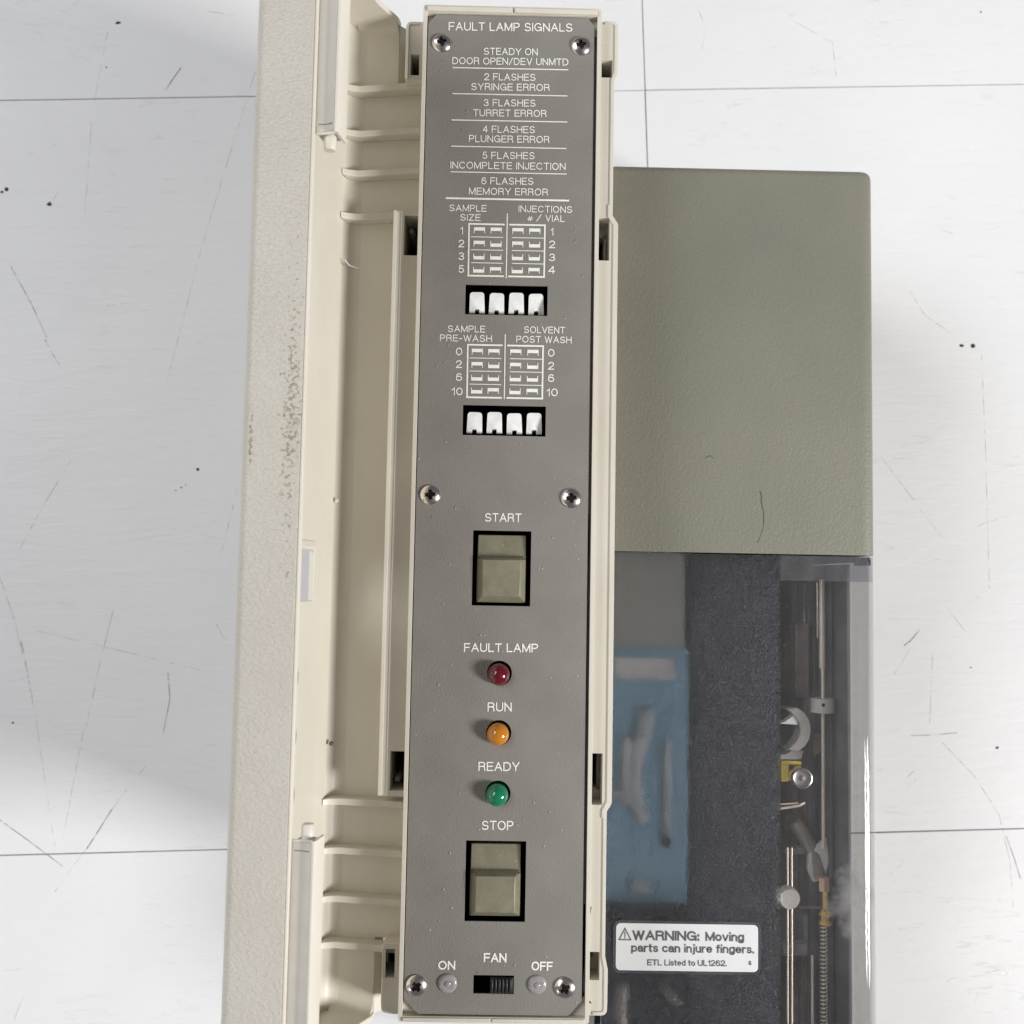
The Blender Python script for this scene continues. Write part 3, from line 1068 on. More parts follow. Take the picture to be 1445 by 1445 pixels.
# indicator lamps
for x, y, mt, lab in leds:
    mb = MB()
    pr = [(15.4, -14), (15.4, 3)] + [(15.4 * math.cos(a), 3 + 15.0 * math.sin(a)) for a in [math.radians(q) for q in range(8, 88, 8)]] + [(0.6, 18.0)]
    mb.lathe(pr, 40, (x - 1.0, y - 1.2, 2.5))
    o = mb.build("indicator_lamp", mt, root, smooth=True, angle=60)
    o['label'] = {'led_red': "red fault lamp", 'led_amber': "amber run lamp", 'led_green': "green ready lamp"}[mt]

# clear rivets beside the fan switch
rv = None
for px, py in ((631.5, 1387.5), (758, 1389.5)):
    x, y = P(px, py)
    if rv is None:
        mb = MB()
        mb.lathe([(13, -2), (13, 0.6), (11.6, 2.2), (8.0, 3.2), (4.5, 2.6), (4.0, 3.4), (1.5, 3.9), (0.5, 3.9)], 36, (0, 0, 0))
        rv = mb.build("rivet", 'rivet', panel, smooth=True, angle=60)
        o = rv
    else:
        o = dup(rv, (0, 0, 0), panel)
    put(o, (x, y, -1.6), panel)

# dip switches
lev = None
for di, (x0, x1, y0, y1) in enumerate(dip):
    sw = MB()
    sw.box(x0 + 1, x1 - 1, y0 + 1, y1 - 1, -39, -24)
    for q in range(5):
        cx = x0 + 4.2 + q * 28.2 - 2.6
        sw.box(max(cx, x0 + 0.8), min(cx + 4.2, x1 - 0.8), y0 + 1, y1 - 6, -24, -12)
    swo = sw.build("dip_switch", 'black', root)
    for q in range(4):
        cx = x0 + 16.8 + q * 28.3
        cy = y0 + 4.0
        if lev is None:
            mb = MB()
            # outline seen from above: rounded top, two short legs round a notch
            ol = [(-11.2, 0), (-3.2, 0), (-3.2, 5.5), (3.2, 5.5), (3.2, 0), (11.2, 0), (10.2, 29.5), (-10.2, 29.5)]
            ol = rpoly(ol, [0.6, 0.6, 0.6, 0.6, 0.6, 0.6, 5, 5], 5)
            mb.slab(ol, -22, -4)
            for i_, v in enumerate(mb.v):      # the paddle slopes down to its legs
                if v[2] > -10:
                    mb.v[i_] = (v[0], v[1], v[2] - max(0, (12 - v[1])) * 0.55)
            lev = mb.build("switch_lever", 'white', swo, bevel=1.6, seg=3)
            c0 = WPOS[lev.name]
            o = lev
        else:
            o = dup(lev, (0, 0, 0), swo)
        put(o, (cx, cy + 14.8, -22), swo)
        o.rotation_euler[0] = (0.0, 0.05, -0.03, 0.04)[q] * (1 if di == 0 else -1)
        o.rotation_euler[2] = (0.01, -0.015, 0.0, 0.03)[(q + di) % 4]

# push keys
for ki, (x0, x1, y0, y1) in enumerate(keys):
    kx0, kx1 = x0 + 6.2, x1 - 6.2
    ky0, ky1 = y0 + 4.5 + (1 if ki else 0), y1 - 5.0
    ys = ky1 - (34 if ki == 0 else 38)          # the step
    mb = MB()
    # upper, lower-lying half that ramps up to the step
    zt, zs = (-5.0, 1.0)
    v = [(kx0, ys, -26), (kx1, ys, -26), (kx1, ky1, -26), (kx0, ky1, -26), (kx0 + 0.6, ys, zs - 6), (kx1 - 0.6, ys, zs - 6), (kx1 - 1.0, ky1 - 0.8, zt - 3), (kx0 + 1.0, ky1 - 0.8, zt - 3)]
    mb.add(v, [(3, 2, 1, 0), (4, 5, 6, 7), (0, 1, 5, 4), (1, 2, 6, 5), (2, 3, 7, 6), (3, 0, 4, 7)])
    mb.box(kx0, kx1, ky0, ys + 0.2, -26, -6.6)
    # raised truncated pyramid
    b = 8.5
    zb, zz = -6.5, 9.0
    v = [(kx0, ky0, zb), (kx1, ky0, zb), (kx1, ys, zb), (kx0, ys, zb), (kx0 + b, ky0 + b + 1, zz - 1), (kx1 - b, ky0 + b + 1, zz - 1), (kx1 - b, ys - 2, zz + 1.0), (kx0 + b, ys - 2, zz + 1.0)]
    mb.add(v, [(3, 2, 1, 0), (4, 5, 6, 7), (0, 1, 5, 4), (1, 2, 6, 5), (2, 3, 7, 6), (3, 0, 4, 7)])
    # soft crest between the halves
    v = [(kx0 + 2, ys + 3.5, -5.2), (kx1 - 2, ys + 3.5, -5.2), (kx1 - 7, ys - 1.5, 8.2), (kx0 + 7, ys - 1.5, 8.2), (kx0 + 2, ys + 3.5, -12), (kx1 - 2, ys + 3.5, -12), (kx1 - 7, ys - 1.5, -12), (kx0 + 7, ys - 1.5, -12)]
    mb.add(v, [(0, 3, 2, 1), (4, 5, 6, 7), (0, 1, 5, 4), (1, 2, 6, 5), (2, 3, 7, 6), (3, 0, 4, 7)])
    o = mb.build("push_button", 'key', root, bevel=0.9, seg=2)

# fan slide switch
x0, x1, y0, y1 = fan
mb = MB()
mb.box(x0 + 0.5, x1 - 0.5, y0 + 0.5, y1 - 0.5, -17.5, -13)
mb.box(x0 + 2, x0 + 14, y0 + 3, y0 + 6, -13, -9)
fs_ = mb.build("fan_switch", 'black', root)
mb = MB()
mb.box(x0 + 23, x1 - 1.2, y0 + 1.2, y1 - 2.8, -13, 0.5)
sl = mb.build("slider", 'black_slider', fs_, bevel=0.5)
r0 = None
for q in range(6):
    cx = x0 + 25.6 + q * 5.0
    if r0 is None:
        mb = MB()
        mb.box(-1.3, 1.3, -9.6, 9.6, 0, 4.2)
        r0 = mb.build("ridge", 'black_slider', fs_, bevel=0.5)
        o = r0
    else:
        o = dup(r0, (0, 0, 0), fs_)
    put(o, (cx, (y0 + y1) / 2 - 0.8, 0.4), fs_)

# ---- printing on the panel
TXT = [
    ("FAULT LAMP SIGNALS", 633.1, 43.0, 807.8, 44.8, 12.2, .12),
    ("STEADY ON", 682.5, 77.2, 758.8, 78.2, 10.2, .12), ("DOOR OPEN/DEV UNMTD", 638.3, 90.5, 802.1, 92.6, 10.2, .12),
    ("2 FLASHES", 683.3, 113.2, 755.6, 114.2, 10.2, .12), ("SYRINGE ERROR", 664.8, 127.0, 775.6, 128.6, 10.2, .12),
    ("3 FLASHES", 682.5, 149.7, 755.6, 150.6, 10.2, .12), ("TURRET ERROR", 667.6, 164.0, 771.2, 165.2, 10.2, .12),
    ("4 FLASHES", 680.9, 187.0, 754.8, 188.1, 10.2, .12), ("PLUNGER ERROR", 661.6, 200.4, 775.2, 202.0, 10.2, .12),
    ("5 FLASHES", 680.5, 224.0, 754.4, 224.8, 10.2, .12), ("INCOMPLETE INJECTION", 635.5, 237.8, 798.1, 240.0, 10.2, .12),
    ("6 FLASHES", 679.3, 260.1, 752.7, 260.9, 10.2, .12), ("MEMORY ERROR", 661.6, 274.6, 773.2, 276.2, 10.2, .12),
    ("SAMPLE", 633.9, 297.9, 686.5, 298.8, 9.6, .12), ("SIZE", 649.1, 311.3, 678.3, 311.8, 9.6, .12),
    ("INJECTIONS", 731.7, 299.2, 807.4, 300.6, 9.6, .12), ("#", 744.3, 312.0, 751.6, 312.1, 7.5, .14), ("VIAL", 769.6, 312.6, 796.7, 313.2, 9.6, .12),
    ("/", 756.7, 312.3, 764.0, 312.4, 9.6, .12),
    ("SAMPLE", 631.8, 468.5, 684.6, 469.2, 9.6, .12), ("PRE-WASH", 620.7, 481.4, 694.1, 482.5, 9.6, .12),
    ("SOLVENT", 739.3, 469.8, 797.4, 470.8, 9.6, .12), ("POST WASH", 728.5, 483.2, 806.6, 484.6, 9.6, .12),
    ("START", 684.0, 736.1, 735.8, 736.8, 12.2, .13), ("FAULT LAMP", 654.6, 919.7, 759.3, 920.6, 12.2, .14),
    ("RUN", 688.0, 1003.8, 722.0, 1004.0, 12.6, .13), ("READY", 675.1, 1087.8, 733.0, 1088.1, 12.6, .13), ("STOP", 679.6, 1171.0, 724.4, 1171.4, 12.8, .13),
    ("FAN", 682.5, 1357.6, 714.7, 1358.0, 12.6, .17), ("ON", 618.2, 1368.2, 642.3, 1368.5, 12.4, .17), ("OFF", 749.8, 1369.4, 780.0, 1369.8, 12.4, .17),
    ("2", 647.0, 348.9, 655.0, 349.0, 11, .13), ("3", 647.0, 366.8, 655.0, 366.9, 11, .13), ("5", 646.8, 384.9, 654.8, 385, 11, .13),
    ("2", 774.8, 350.2, 783.4, 350.3, 11, .13), ("3", 774.8, 368.6, 783.4, 368.7, 11, .13), ("4", 773.6, 386.2, 783.4, 386.3, 11, .13),
    ("0", 643.2, 501.4, 652.2, 501.5, 11, .13), ("2", 643.2, 519.2, 651.6, 519.3, 11, .13), ("6", 643.2, 537.4, 652.0, 537.5, 11, .13), ("10", 637.2, 557.6, 652.8, 557.8, 11, .13),
    ("0", 773.3, 503.2, 782.4, 503.3, 11, .13), ("2", 773.5, 521.6, 781.8, 521.7, 11, .13), ("6", 773.3, 538.9, 782.0, 539, 11, .13), ("10", 771.2, 559.0, 787.0, 559.2, 11, .13),
    ("1", 649.6, 330.5, 653.4, 330.5, 11, .13), ("1", 777.2, 332.3, 781.0, 332.3, 11, .13),
]
for t_ in TXT:
    print_text(*t_[:6], panel, weight=t_[6])
LZ = 0.35


def line(mb, a, b, w):
    ribbon(mb, [P(*a), P(*b)], w, lambda X, Y, dz: (X, Y, LZ + dz))


for a, b, w in [((639.5, 95.6), (801.3, 98.7), 1.5), ((639.2, 132.2), (800.1, 135.6), 1.4), ((638, 169.4), (799.7, 172.4), 1.5), ((637.2, 206.4), (798.9, 209.8), 1.4), ((636.4, 242.6), (798.9, 245.8), 1.4), ((630.2, 279.8), (801.8, 283.3), 2.6)]:
    mb = MB()
    line(mb, a, b, w)
    mb.build("rule_line", 'white_ink', panel)


def chart(vx0, vy0, vx1, vy1, lx0, lx1, rx0, rx1, ytop, ybot, xs, rows):
    mb = MB()
    line(mb, (vx0, vy0), (vx1, vy1), 1.5)
    sl = 0.019
    yy = lambda y, x: y + (x - 715) * sl
    for a, b, side in ((lx0, lx1, 'l'), (rx0, rx1, 'r')):
        line(mb, (a, yy(ytop, a)), (b, yy(ytop, b)), 2.4)
        line(mb, (a - 1.2, yy(ybot, a)), (b - 1.2, yy(ybot, b)), 2.4)
        e = a if side == 'l' else b
        line(mb, (e, yy(ytop, e)), (e - 1.2, yy(ybot, e)), 2.2)
        h = (ybot - ytop) / 4
        for r in (1, 2, 3):
            y = ytop + h * r
            line(mb, (a + 3, yy(y, a)), (b - 1.5, yy(y, b)), 1.1)
    state = ["UUUU", "UDUD", "DDDD", "DUDU"]
    for ri_, yr in enumerate(rows):
        for ci, xr in enumerate(xs):
            up = state[ri_][ci] == 'U'
            x = xr - 0.35 * ri_
            y = yy(yr, x)
            w = 7.4
            s_ = -1 if up else 1
            # filled half
            line(mb, (x - w + 2, y + s_ * 1.7), (x + w - 2, y + s_ * 1.7 + 0.2), 4.9)
            for q in (-1, 1):
                line(mb, (x + q * w, y - 3.6), (x + q * w, y + 3.6), 1.1)
    mb.build("switch_chart", 'white_ink', panel)


chart(715.9, 302, 714.3, 392, 662, 711, 719.6, 769, 317.0, 390.0, [676.5, 700.2, 730.9, 754.6], [325.6, 344.6, 362.8, 381.4])
chart(713.0, 472.5, 711.6, 562.5, 660.2, 708.2, 717, 766.4, 487.6, 561.6, [673.6, 697.0, 727.8, 752.0], [497.0, 515.8, 533.8, 552.0])

# ================================================================== DOOR
O = Vector((-256.0, -72.0))
ub = Vector((-0.172, 0.985)).normalized()
ua = Vector((0.985, 0.172)).normalized()


def D(a, b):
    p = O + ua * a + ub * b
    return (p.x, p.y)


YT, YB = 742.0, -712.0
door = bpy.data.objects.new("door", None)
COL.objects.link(door)
WPOS['door'] = (-182, 0, -70)
put(door, (-182, 0, -70), root)
TH = 8.0
LB = 330.0      # length of the front skin
LR = 68.0       # depth of the free edge return


def ray_b(px, py):
    """where a sight line meets the inner face of the door's front skin -> (b, y)"""
    lo, hi = -200.0, 300.0
    for _ in range(60):
        mid = (lo + hi) / 2
        x, y = P(px, py, mid)
        # signed a-coordinate
        v = Vector((x, mid)) - O
        if v.dot(ua) > 0:
            hi = mid
        else:
            lo = mid
    x, y = P(px, py, (lo + hi) / 2)
    return (Vector((x, (lo + hi) / 2)) - O).dot(ub), y


# front skin as a plate in (b, y) with the button window and the three lamp holes cut through
w0 = ray_b(444, 776)
w1 = ray_b(442, 848)
win = rect(w0[0], w0[0] + 82, w1[1], w0[1])
lh = []
hb = ray_b(421, 955)[0]
hr = 21.0
for px, py in ((417, 955), (415, 1040), (411, 1124)):
    b_, y_ = ray_b(px, py)
    lh.append(circ(hb + hr, y_, hr, 26))
mp = lambda p, h: (D(h, p[0])[0], p[1], D(h, p[0])[1])
mb = MB()
mb.slab([(8, YB), (LB - 10, YB), (LB - 10, YT), (8, YT)], -TH, 0, holes=[win] + lh, plane=mp)
mb.f = [tuple(reversed(f)) for f in mb.f]
mb.build("front_skin", 'cream', door, bevel=0.8)
for l in lh:
    cx = sum(p[0] for p in l) / len(l)
    cy = sum(p[1] for p in l) / len(l)
    mb = MB().slab([(cx + (p[0] - cx) * 0.985, cy + (p[1] - cy) * 0.985) for p in l], -TH - 1, 0.4, holes=[[(cx + (p[0] - cx) * 0.90, cy + (p[1] - cy) * 0.90) for p in l]], plane=mp)
    mb.f = [tuple(reversed(f)) for f in mb.f]
    mb.build("lamp_hole_shade", 'olive', door)  # olive liner ring added to paint the shade inside the hole
# recess step above the window
a0 = ray_b(444, 764)
a1 = ray_b(443, 771)
mb = MB()
mb.slab(rect(a0[0] - 2, a0[0] + 60, a1[1], a0[1]), 0.2, 2.2, plane=mp)
mb.f = [tuple(reversed(f)) for f in mb.f]
mb.build("window_ledge", 'lilac', door, bevel=0.5)
# outer corner + return (grained) : profile
prof = [D(-TH, LB - 10), D(0, LB - 10), D(6, LB - 5), D(LR - 1, LB - 5), D(LR, LB - 4), D(LR, LB + 1.6), D(LR - 1.5, LB + 3)]
prof += [D(6, LB + 3)]
crn = []
for q in range(0, 9):
    a = math.radians(90 + q * 90 / 8)
    crn.append(D(6 + 14 * math.cos(a), LB - 11 + 14 * math.sin(a)))
prof = prof[:-1] + crn
mb = MB().slab(prof, YB, YT, plane='xz')
bme = mb.build("free_edge", 'grain', door, smooth=True, angle=30)
# bright smooth bead along the free edge
mb = MB().slab([D(LR + 0.2, LB - 5), D(LR + 2.2, LB - 5), D(LR + 2.6, LB), D(LR + 2.0, LB + 2.4), D(LR + 0.2, LB + 2.8)], YB, YT, plane='xz')
mb.build("edge_bead", 'cream', door, smooth=True)
# outer grained skin of the front (seen from the side only)
# hinge-side return, as a plate in (a, y): narrow in the middle, two tongues reaching the rim
yA0, yA1 = 640.0, 440.0
yB0, yB1 = -401.0, -607.0
ra = 74.0
rt = 117.0
pl = [(12, YT), (ra, YT), (ra, yA0), (rt, yA0), (rt, yA1), (ra, yA1), (ra, yB0), (rt, yB0), (rt, yB1), (ra, yB1), (ra, YB), (12, YB)]
mq = lambda p, h: (D(p[0], h)[0], p[1], D(p[0], h)[1])
mb = MB()
mb.slab(pl, -TH, 0, plane=mq)
mb.build("hinge_skin", 'cream', door, bevel=1.0)
# drooping chamfer at its free edge
mb = MB()
for y0, y1 in ((YB, yB1 - 1), (yB0 + 1, yA1 - 1), (yA0 + 1, YT)):
    mb.slab([D(ra + 0.3, -0.5), D(ra + 8, -12), D(ra + 6, -22), D(ra + 0.3, -26)], y0, y1, plane='xz')
mb.build("hinge_flange", 'cream', door)
# concave fillet between the two skins
mb = MB()
R_ = 20.0
fp = [D(-TH, 8)]
fp += [D(0, R_)] + [D(R_ - R_ * math.cos(math.radians(q)), R_ - R_ * math.sin(math.radians(q))) for q in range(10, 90, 10)] + [D(R_, 0), D(12, -TH), D(2, -TH + 1)]
fp = [D(-TH, 8.2), D(0, 22)] + [D(R_ - R_ * math.cos(math.radians(q)) + 0.3, R_ - R_ * math.sin(math.radians(q)) + 0.3) for q in range(10, 90, 10)] + [D(22, 0), D(12, -TH), D(-2, -TH + 2)]
mb.slab(fp, YB + 1, YT - 1, plane='xz')
mb.build("corner_fillet", 'cream', door, smooth=True, angle=60)
# end walls
endp = [D(-2, 0), D(ra + 1, -4), D(ra + 1, 12), D(58, 62), D(52, 130), D(54, LB - 6), D(-2, LB - 6)]
for y0, y1 in ((YT - 1, YT + 7), (YB - 7, YB + 1)):
    mb = MB().slab(rpoly(endp, [0, 0, 8, 30, 30, 0, 0], 6), y0, y1, plane='xz')
    mb.build("end_wall", 'cream', door, bevel=1.5, seg=3)
# fillets along end walls
for yy_, sg in ((YT - 1, -1), (YB + 1, 1)):
    mb = MB()
    R2 = 14.0
    pts = [(0, 0), (0, R2)] + [(R2 - R2 * math.cos(math.radians(q)), R2 - R2 * math.sin(math.radians(q))) for q in range(10, 90, 10)] + [(R2, 0)]
    mb.slab([(p[0], p[1]) for p in pts], 10, ra - 2, plane=lambda p, h: (D(h, p[1])[0], yy_ + sg * p[0], D(h, p[1])[1]))
    if sg < 0:
        pass
    mb.build("end_fillet", 'cream', door, smooth=True, angle=60)

# ribs on the tongues
rib_px = [(121, 1), (184, 1), (240, 1), (301, 1), (1130, -1), (1199, -1), (1267, -1), (1332, -1)]
for py, sg in rib_px:
    y = P(520, py, -50)[1]
    mb = MB()
    # thin upright rib, taller near the fillet, reaching to the rim
    pr = [D(1, 34), D(8, 27), D(22, 21), D(rt - 2, 22), D(rt, 20), D(rt, -0.2), D(22, -0.2), D(1, 3)]
    if sg > 0:
        mb.slab(pr, y - 11, y - 1.5, plane='xz')
    else:
        mb.slab(pr, y - 6, y + 3.5, plane='xz')
    mb.build("rib", 'cream', door, bevel=1.2, seg=3)

# smooth flanges carried on from the free edge at both ends, with pins
for ya, yb, pin in ((YT - 2, P(458, 189, 258)[1], 1), (P(428, 1187, 258)[1], YB + 2, -1)):
    mb = MB()
    e1 = LR + 29
    prb = [D(LR + 2.7, LB - 3), D(LR + 2.7, LB - 30), D(e1, LB - 30), D(e1, LB - 1), D(e1 - 3, LB + 1.0), D(e1 - 5, LB - 2.2), D(LR + 14, LB - 4.5), D(LR + 6, LB - 3.5)]
    mb.slab(prb, yb, ya, plane='xz')
    mb.build("end_flange", 'lilac', door, bevel=0.6, seg=2)
    mb = MB()
    mb.slab([D(e1 - 1.0, LB - 30.5), D(e1 + 2.0, LB - 30.5), D(e1 + 2.4, LB - 1), D(e1 + 1, LB + 2.2), D(e1 - 1.6, LB + 2.0)], yb - (3 if pin > 0 else 0), ya + (0 if pin > 0 else 3), plane='xz')
    mb.build("flange_bead", 'cream', door, smooth=True, angle=50)
    ye = yb if pin > 0 else ya
    MB().slab([D(LR + 2.9, LB - 6), D(e1 + 0.5, LB - 5), D(e1 + 0.5, LB - 1.3), D(LR + 14, LB - 3.6), D(LR + 3.5, LB - 2.4)], ye - (3 if pin > 0 else -0.2), ye + (-0.2 if pin > 0 else 3), plane='xz').build("flange_end", 'cream', door, bevel=0.5)
    MB().slab([D(LR + 4, LB - 8), D(e1 - 5, LB - 8), D(e1 - 6, LB - 1.6), D(LR + 14, LB - 4.1), D(LR + 6, LB - 3.1)], ye + (9 if pin > 0 else -9.7), ye + (9.7 if pin > 0 else -9), plane='xz').build("score_line", 'scuff', door)
    mb = MB()
    c = D(LR + 17, LB - 14)
    mb.lathe([(7.5, 0.5 * pin), (7.5, -pin * 4.0), (7.2, -pin * 17), (6.2, -pin * 18.5)], 22, (c[0], ye, c[1]), axis='y')
    mb.build("hinge_pin", 'cream', door, smooth=True, angle=50)

# little nicks on the hinge fillet
for px, py, q in ((495, 372, 0), (474, 706, 1), (467, 1050, 2)):
    z = -45
    x, y = P(px, py, z)
    mb = MB()
    if q == 0:
        mb.tube([(x - 9, y + 5, z + 4), (x - 3, y - 2, z), (x + 5, y - 4, z - 4), (x + 12, y - 5, z - 5)], 1.0, 6)
        mb.build("nick", 'cream', door)
    else:
        mb.lathe([(3.4, -2), (3.0, 2.5), (1.0, 3.4)], 12, (x, y, z - 4))
        mb.build("nick", 'cream' if q == 1 else 'scuff', door)

# ================================================================== COVER AND MECHANISM
ZT = -150.0
XL, XR = 150.0, 575.0
xs_out = [(XL, ZT), (300, ZT), (422, ZT), (531, ZT), (550, ZT)]
for q in range(1, 9):
    a = math.radians(90 - q * 90 / 8)
    xs_out.append((550 + 24 * math.cos(a), ZT - 24 + 24 * math.sin(a)))
xs_out += [(574, -300), (574, -600)]
xs_in = [(XL, ZT - 6), (300, ZT - 6), (422, ZT - 6), (531, ZT - 6), (550, ZT - 6)]
for q in range(1, 9):
    a = math.radians(90 - q * 90 / 8)
    xs_in.append((550 + 18 * math.cos(a), ZT - 24 + 18 * math.sin(a)))
xs_in += [(568, -300), (568, -600)]
yst = [-49.0, -88.0, -400.0, -800.0, -1000.0]
mb = MB()
n = len(xs_out)
vs = []
for y in yst:
    vs += [(x, y, z) for x, z in xs_out] + [(x, y, z) for x, z in xs_in]
st = 2 * n


def cmat(xm, ym):
    if xm < 422:
        return 0
    if ym > -88:
        return 2
    return 1


fs = []
mis = []
for j in range(len(yst) - 1):
    for i in range(n - 1):
        xm = (xs_out[i][0] + xs_out[i + 1][0]) / 2
        ym = (yst[j] + yst[j + 1]) / 2
        mm = cmat(xm, ym)
        a = j * st + i
        fs.append((a, a + st, a + st + 1, a + 1))
        mis.append(mm)
        b = a + n
        fs.append((b, b + 1, b + st + 1, b + st))
        mis.append(mm)
    # long rims
    a = j * st
    fs.append((a, a + n, a + n + st, a + st)); mis.append(0)
    a = j * st + n - 1
    fs.append((a, a + st, a + n + st, a + n)); mis.append(1)
for j, rev in ((0, False), (len(yst) - 1, True)):
    for i in range(n - 1):
        a = j * st + i
        f = (a, a + 1, a + n + 1, a + n)
        fs.append(tuple(reversed(f)) if rev else f)
        mis.append(cmat((xs_out[i][0] + xs_out[i + 1][0]) / 2, -60))
mb.v = vs
mb.f = fs
mb.mi = mis
cover = mb.build("window_cover", ['frost', 'clear', 'smoke'], root)
bm = bmesh.new()
bm.from_mesh(cover.data)
bmesh.ops.recalc_face_normals(bm, faces=bm.faces)
bm.to_mesh(cover.data)
bm.free()
cover.data.polygons.foreach_set('use_smooth', [True] * len(cover.data.polygons))
cover.data.set_sharp_from_angle(angle=math.radians(35))

MB().box(300, 566, -56, -49.5, -600, -162).build("dark_gap_sheet", 'black', root)  # black sheet added to cover the lit end face of the body

# warning label
lx0, lx1, ly0, ly1 = prect(869, 1069.5, 1303.5, 1370, ZT)
mb = MB().slab(rpoly(rect(lx0 - 4, lx1 + 4, ly0 - 4, ly1 + 4), 11, 5), ZT + 0.1, ZT + 1.8, holes=[rpoly(rect(lx0 - 1.2, lx1 + 1.2, ly0 - 1.2, ly1 + 1.2), 8, 5)])
mb.build("label_frame", 'smoke', cover)
label = MB().slab(rpoly(rect(lx0, lx1, ly0, ly1), 8, 6), ZT + 0.15, ZT + 1.4).build("warning_label", 'label', cover)
label['label'] = "white rounded warning label with grey lettering"
zl = ZT + 1.7
for t_ in [("WARNING:", 892.5, 1326.6, 986.8, 1327.8, 13.4, .19), ("Moving", 995.5, 1327.8, 1050.0, 1328.6, 12.2, .19), ("parts can injure fingers.", 890.8, 1343.2, 1064.0, 1345.6, 11.6, .18),
           ("ETL Listed to UL1262.", 913.5, 1362.3, 1025.4, 1363.6, 8.2, .16), ("6", 1056.8, 1362.0, 1060.2, 1362.0, 6.0, .16)]:
    print_text(*t_[:6], cover, z=zl, weight=t_[6], mat='grey_ink', gap=0.24, space=0.36)
mb = MB()
tri = [P(881.9, 1310.3, zl), P(890.2, 1326.2, zl), P(873.6, 1325.9, zl), P(881.9, 1310.3, zl)]
ribbon(mb, tri, 1.7, lambda X, Y, dz: (X, Y, zl + dz))
ribbon(mb, [P(881.9, 1315.5, zl), P(881.9, 1321, zl)], 1.5, lambda X, Y, dz: (X, Y, zl + dz))
ribbon(mb, [P(881.9, 1323.0, zl), P(881.9, 1323.6, zl)], 1.5, lambda X, Y, dz: (X, Y, zl + dz))
mb.build("warning_triangle", 'grey_ink', cover)

# chassis below the cover
mb = MB()
mb.box(152, 540, -1000, -47.5, -420, -408)
mb.box(152, 300, -1000, -47.5, -407.5, -272)
mb.box(300.5, P(1098, 1100, -215)[0], -1000, -47.5, -407.5, -232)
mb.build("chassis", 'navy', root)
xr = P(1201, 1100, -190)[0]
mb = MB()
mb.box(xr - 5, xr, -1000, -60, -408, -190)
mb.box(xr - 16, xr - 9, -1000, -60, -408, -250)
mb.box(xr - 34, xr - 22, -1000, -60, -408, -300)
mb.build("rail_stripe", 'slate', root, bevel=1.0)
mb = MB()
x0, x1, y0, y1 = prect(1112, 1152, 822, 1235, -330)
mb.box(x0 + 6, x1, -1000, y1, -405, -330)
mb.box(x0 + 22, x1 - 2, y0 + 60, y1, -329, -312)
mb.build("carriage_plate", 'brown_metal', root, bevel=1.5)
x0, x1, y0, y1 = prect(700, 966, 770, 925, -225)
mb = MB()
mb.box(153, x1, y0, -48, -271, -225)
mb.build("bracket", 'bracket', root, bevel=3)
x0, x1, y0, y1 = prect(700, 971, 912, 1274, -220)
mb = MB()
mb.box(153, x1, y0, y1, -271, -220)
mb.build("blue_turret_housing", 'blue', root, bevel=3)


def pbox(px0, px1, py0, py1, z, dz, name, mat, bev=1.0, par=root):
    a = prect(px0, px1, py0, py1, z)
    return MB().box(*a, z - dz, z).build(name, mat, par, bevel=bev)


for px, w, z, mt in ((1127, 4, -330, 'slate'), (1180, 7, -300, 'slate'), (1188, 3, -290, 'brown_metal'), (1171, 2.5, -310, 'milky'), (1153, 3, -300, 'navy')):  # strips added in several greys to imitate stripes of reflection
    x = P(px, 1100, z)[0]
    MB().box(x - w / 2, x + w / 2, -1000, -70, -404, z).build("rail_stripe", mt, root, bevel=0.6)
pbox(868, 952, 928, 958, -217, 2.8, "pale_band", 'milky')
# pale arms seen blurred behind the frosted window
for pts, r in (([(913, 1000), (911, 1030), (900, 1062), (893, 1100), (900, 1140), (910, 1158)], 13), ([(884, 1040), (884, 1135)], 10), ([(942, 1045), (942, 1180)], 7), ([(893, 1248), (918, 1254)], 9), ([(864, 1119), (880, 1124)], 7)):
    q = [(*P(x, y, -216), -219) for x, y in pts]
    mb = MB()
    mb.tube(q, r, 12)
    mb.build("linkage_arm", 'pale_arm', root, smooth=True)
pbox(936, 948, 1178, 1196, -213, 6, "stop_block", 'navy')
for pts, r in (([(880, 1392), (876, 1430), (884, 1470)], 9), ([(938, 1400), (962, 1420)], 8)):
    q = [(*P(x, y, -215), -228) for x, y in pts]
    mb = MB()
    mb.tube(q, r, 10)
    mb.build("linkage_arm", 'brown_metal', root, smooth=True)
pbox(1209, 1229, 789, 798, -172, 14, "corner_foot", 'black', 1.0)

# plunger rod, collar, spring, brass fitting
ZR = -235.0


def rod(px, py0, py1, z, r, mat, name, seg=14):
    x = P(px, (py0 + py1) / 2, z)[0]
    y0 = P(px, py0, z)[1]
    y1 = P(px, py1, z)[1]
    mb = MB()
    mb.tube([(x, y0, z), (x, y1, z)], r, seg)
    return mb.build(name, mat, root, smooth=True, angle=50), x


rod(1160, 818, 943, ZR - 6, 5.0, 'rod', "plunger_rod")
rod(1153.5, 822, 900, ZR - 12, 2.0, 'steel', "guide_wire")
rod(1161.5, 943, 1197, ZR, 2.9, 'rod', "syringe_plunger")
o, x = rod(1160.5, 985, 1005, ZR, 19.0, 'grey_plastic', "collar", 32)
xx, yy = P(1162, 995, ZR + 19)
mb = MB().lathe([(2.8, 0), (2.8, 1.2)], 14, (xx, yy, ZR + 18))
mb.build("set_screw", 'black', root)
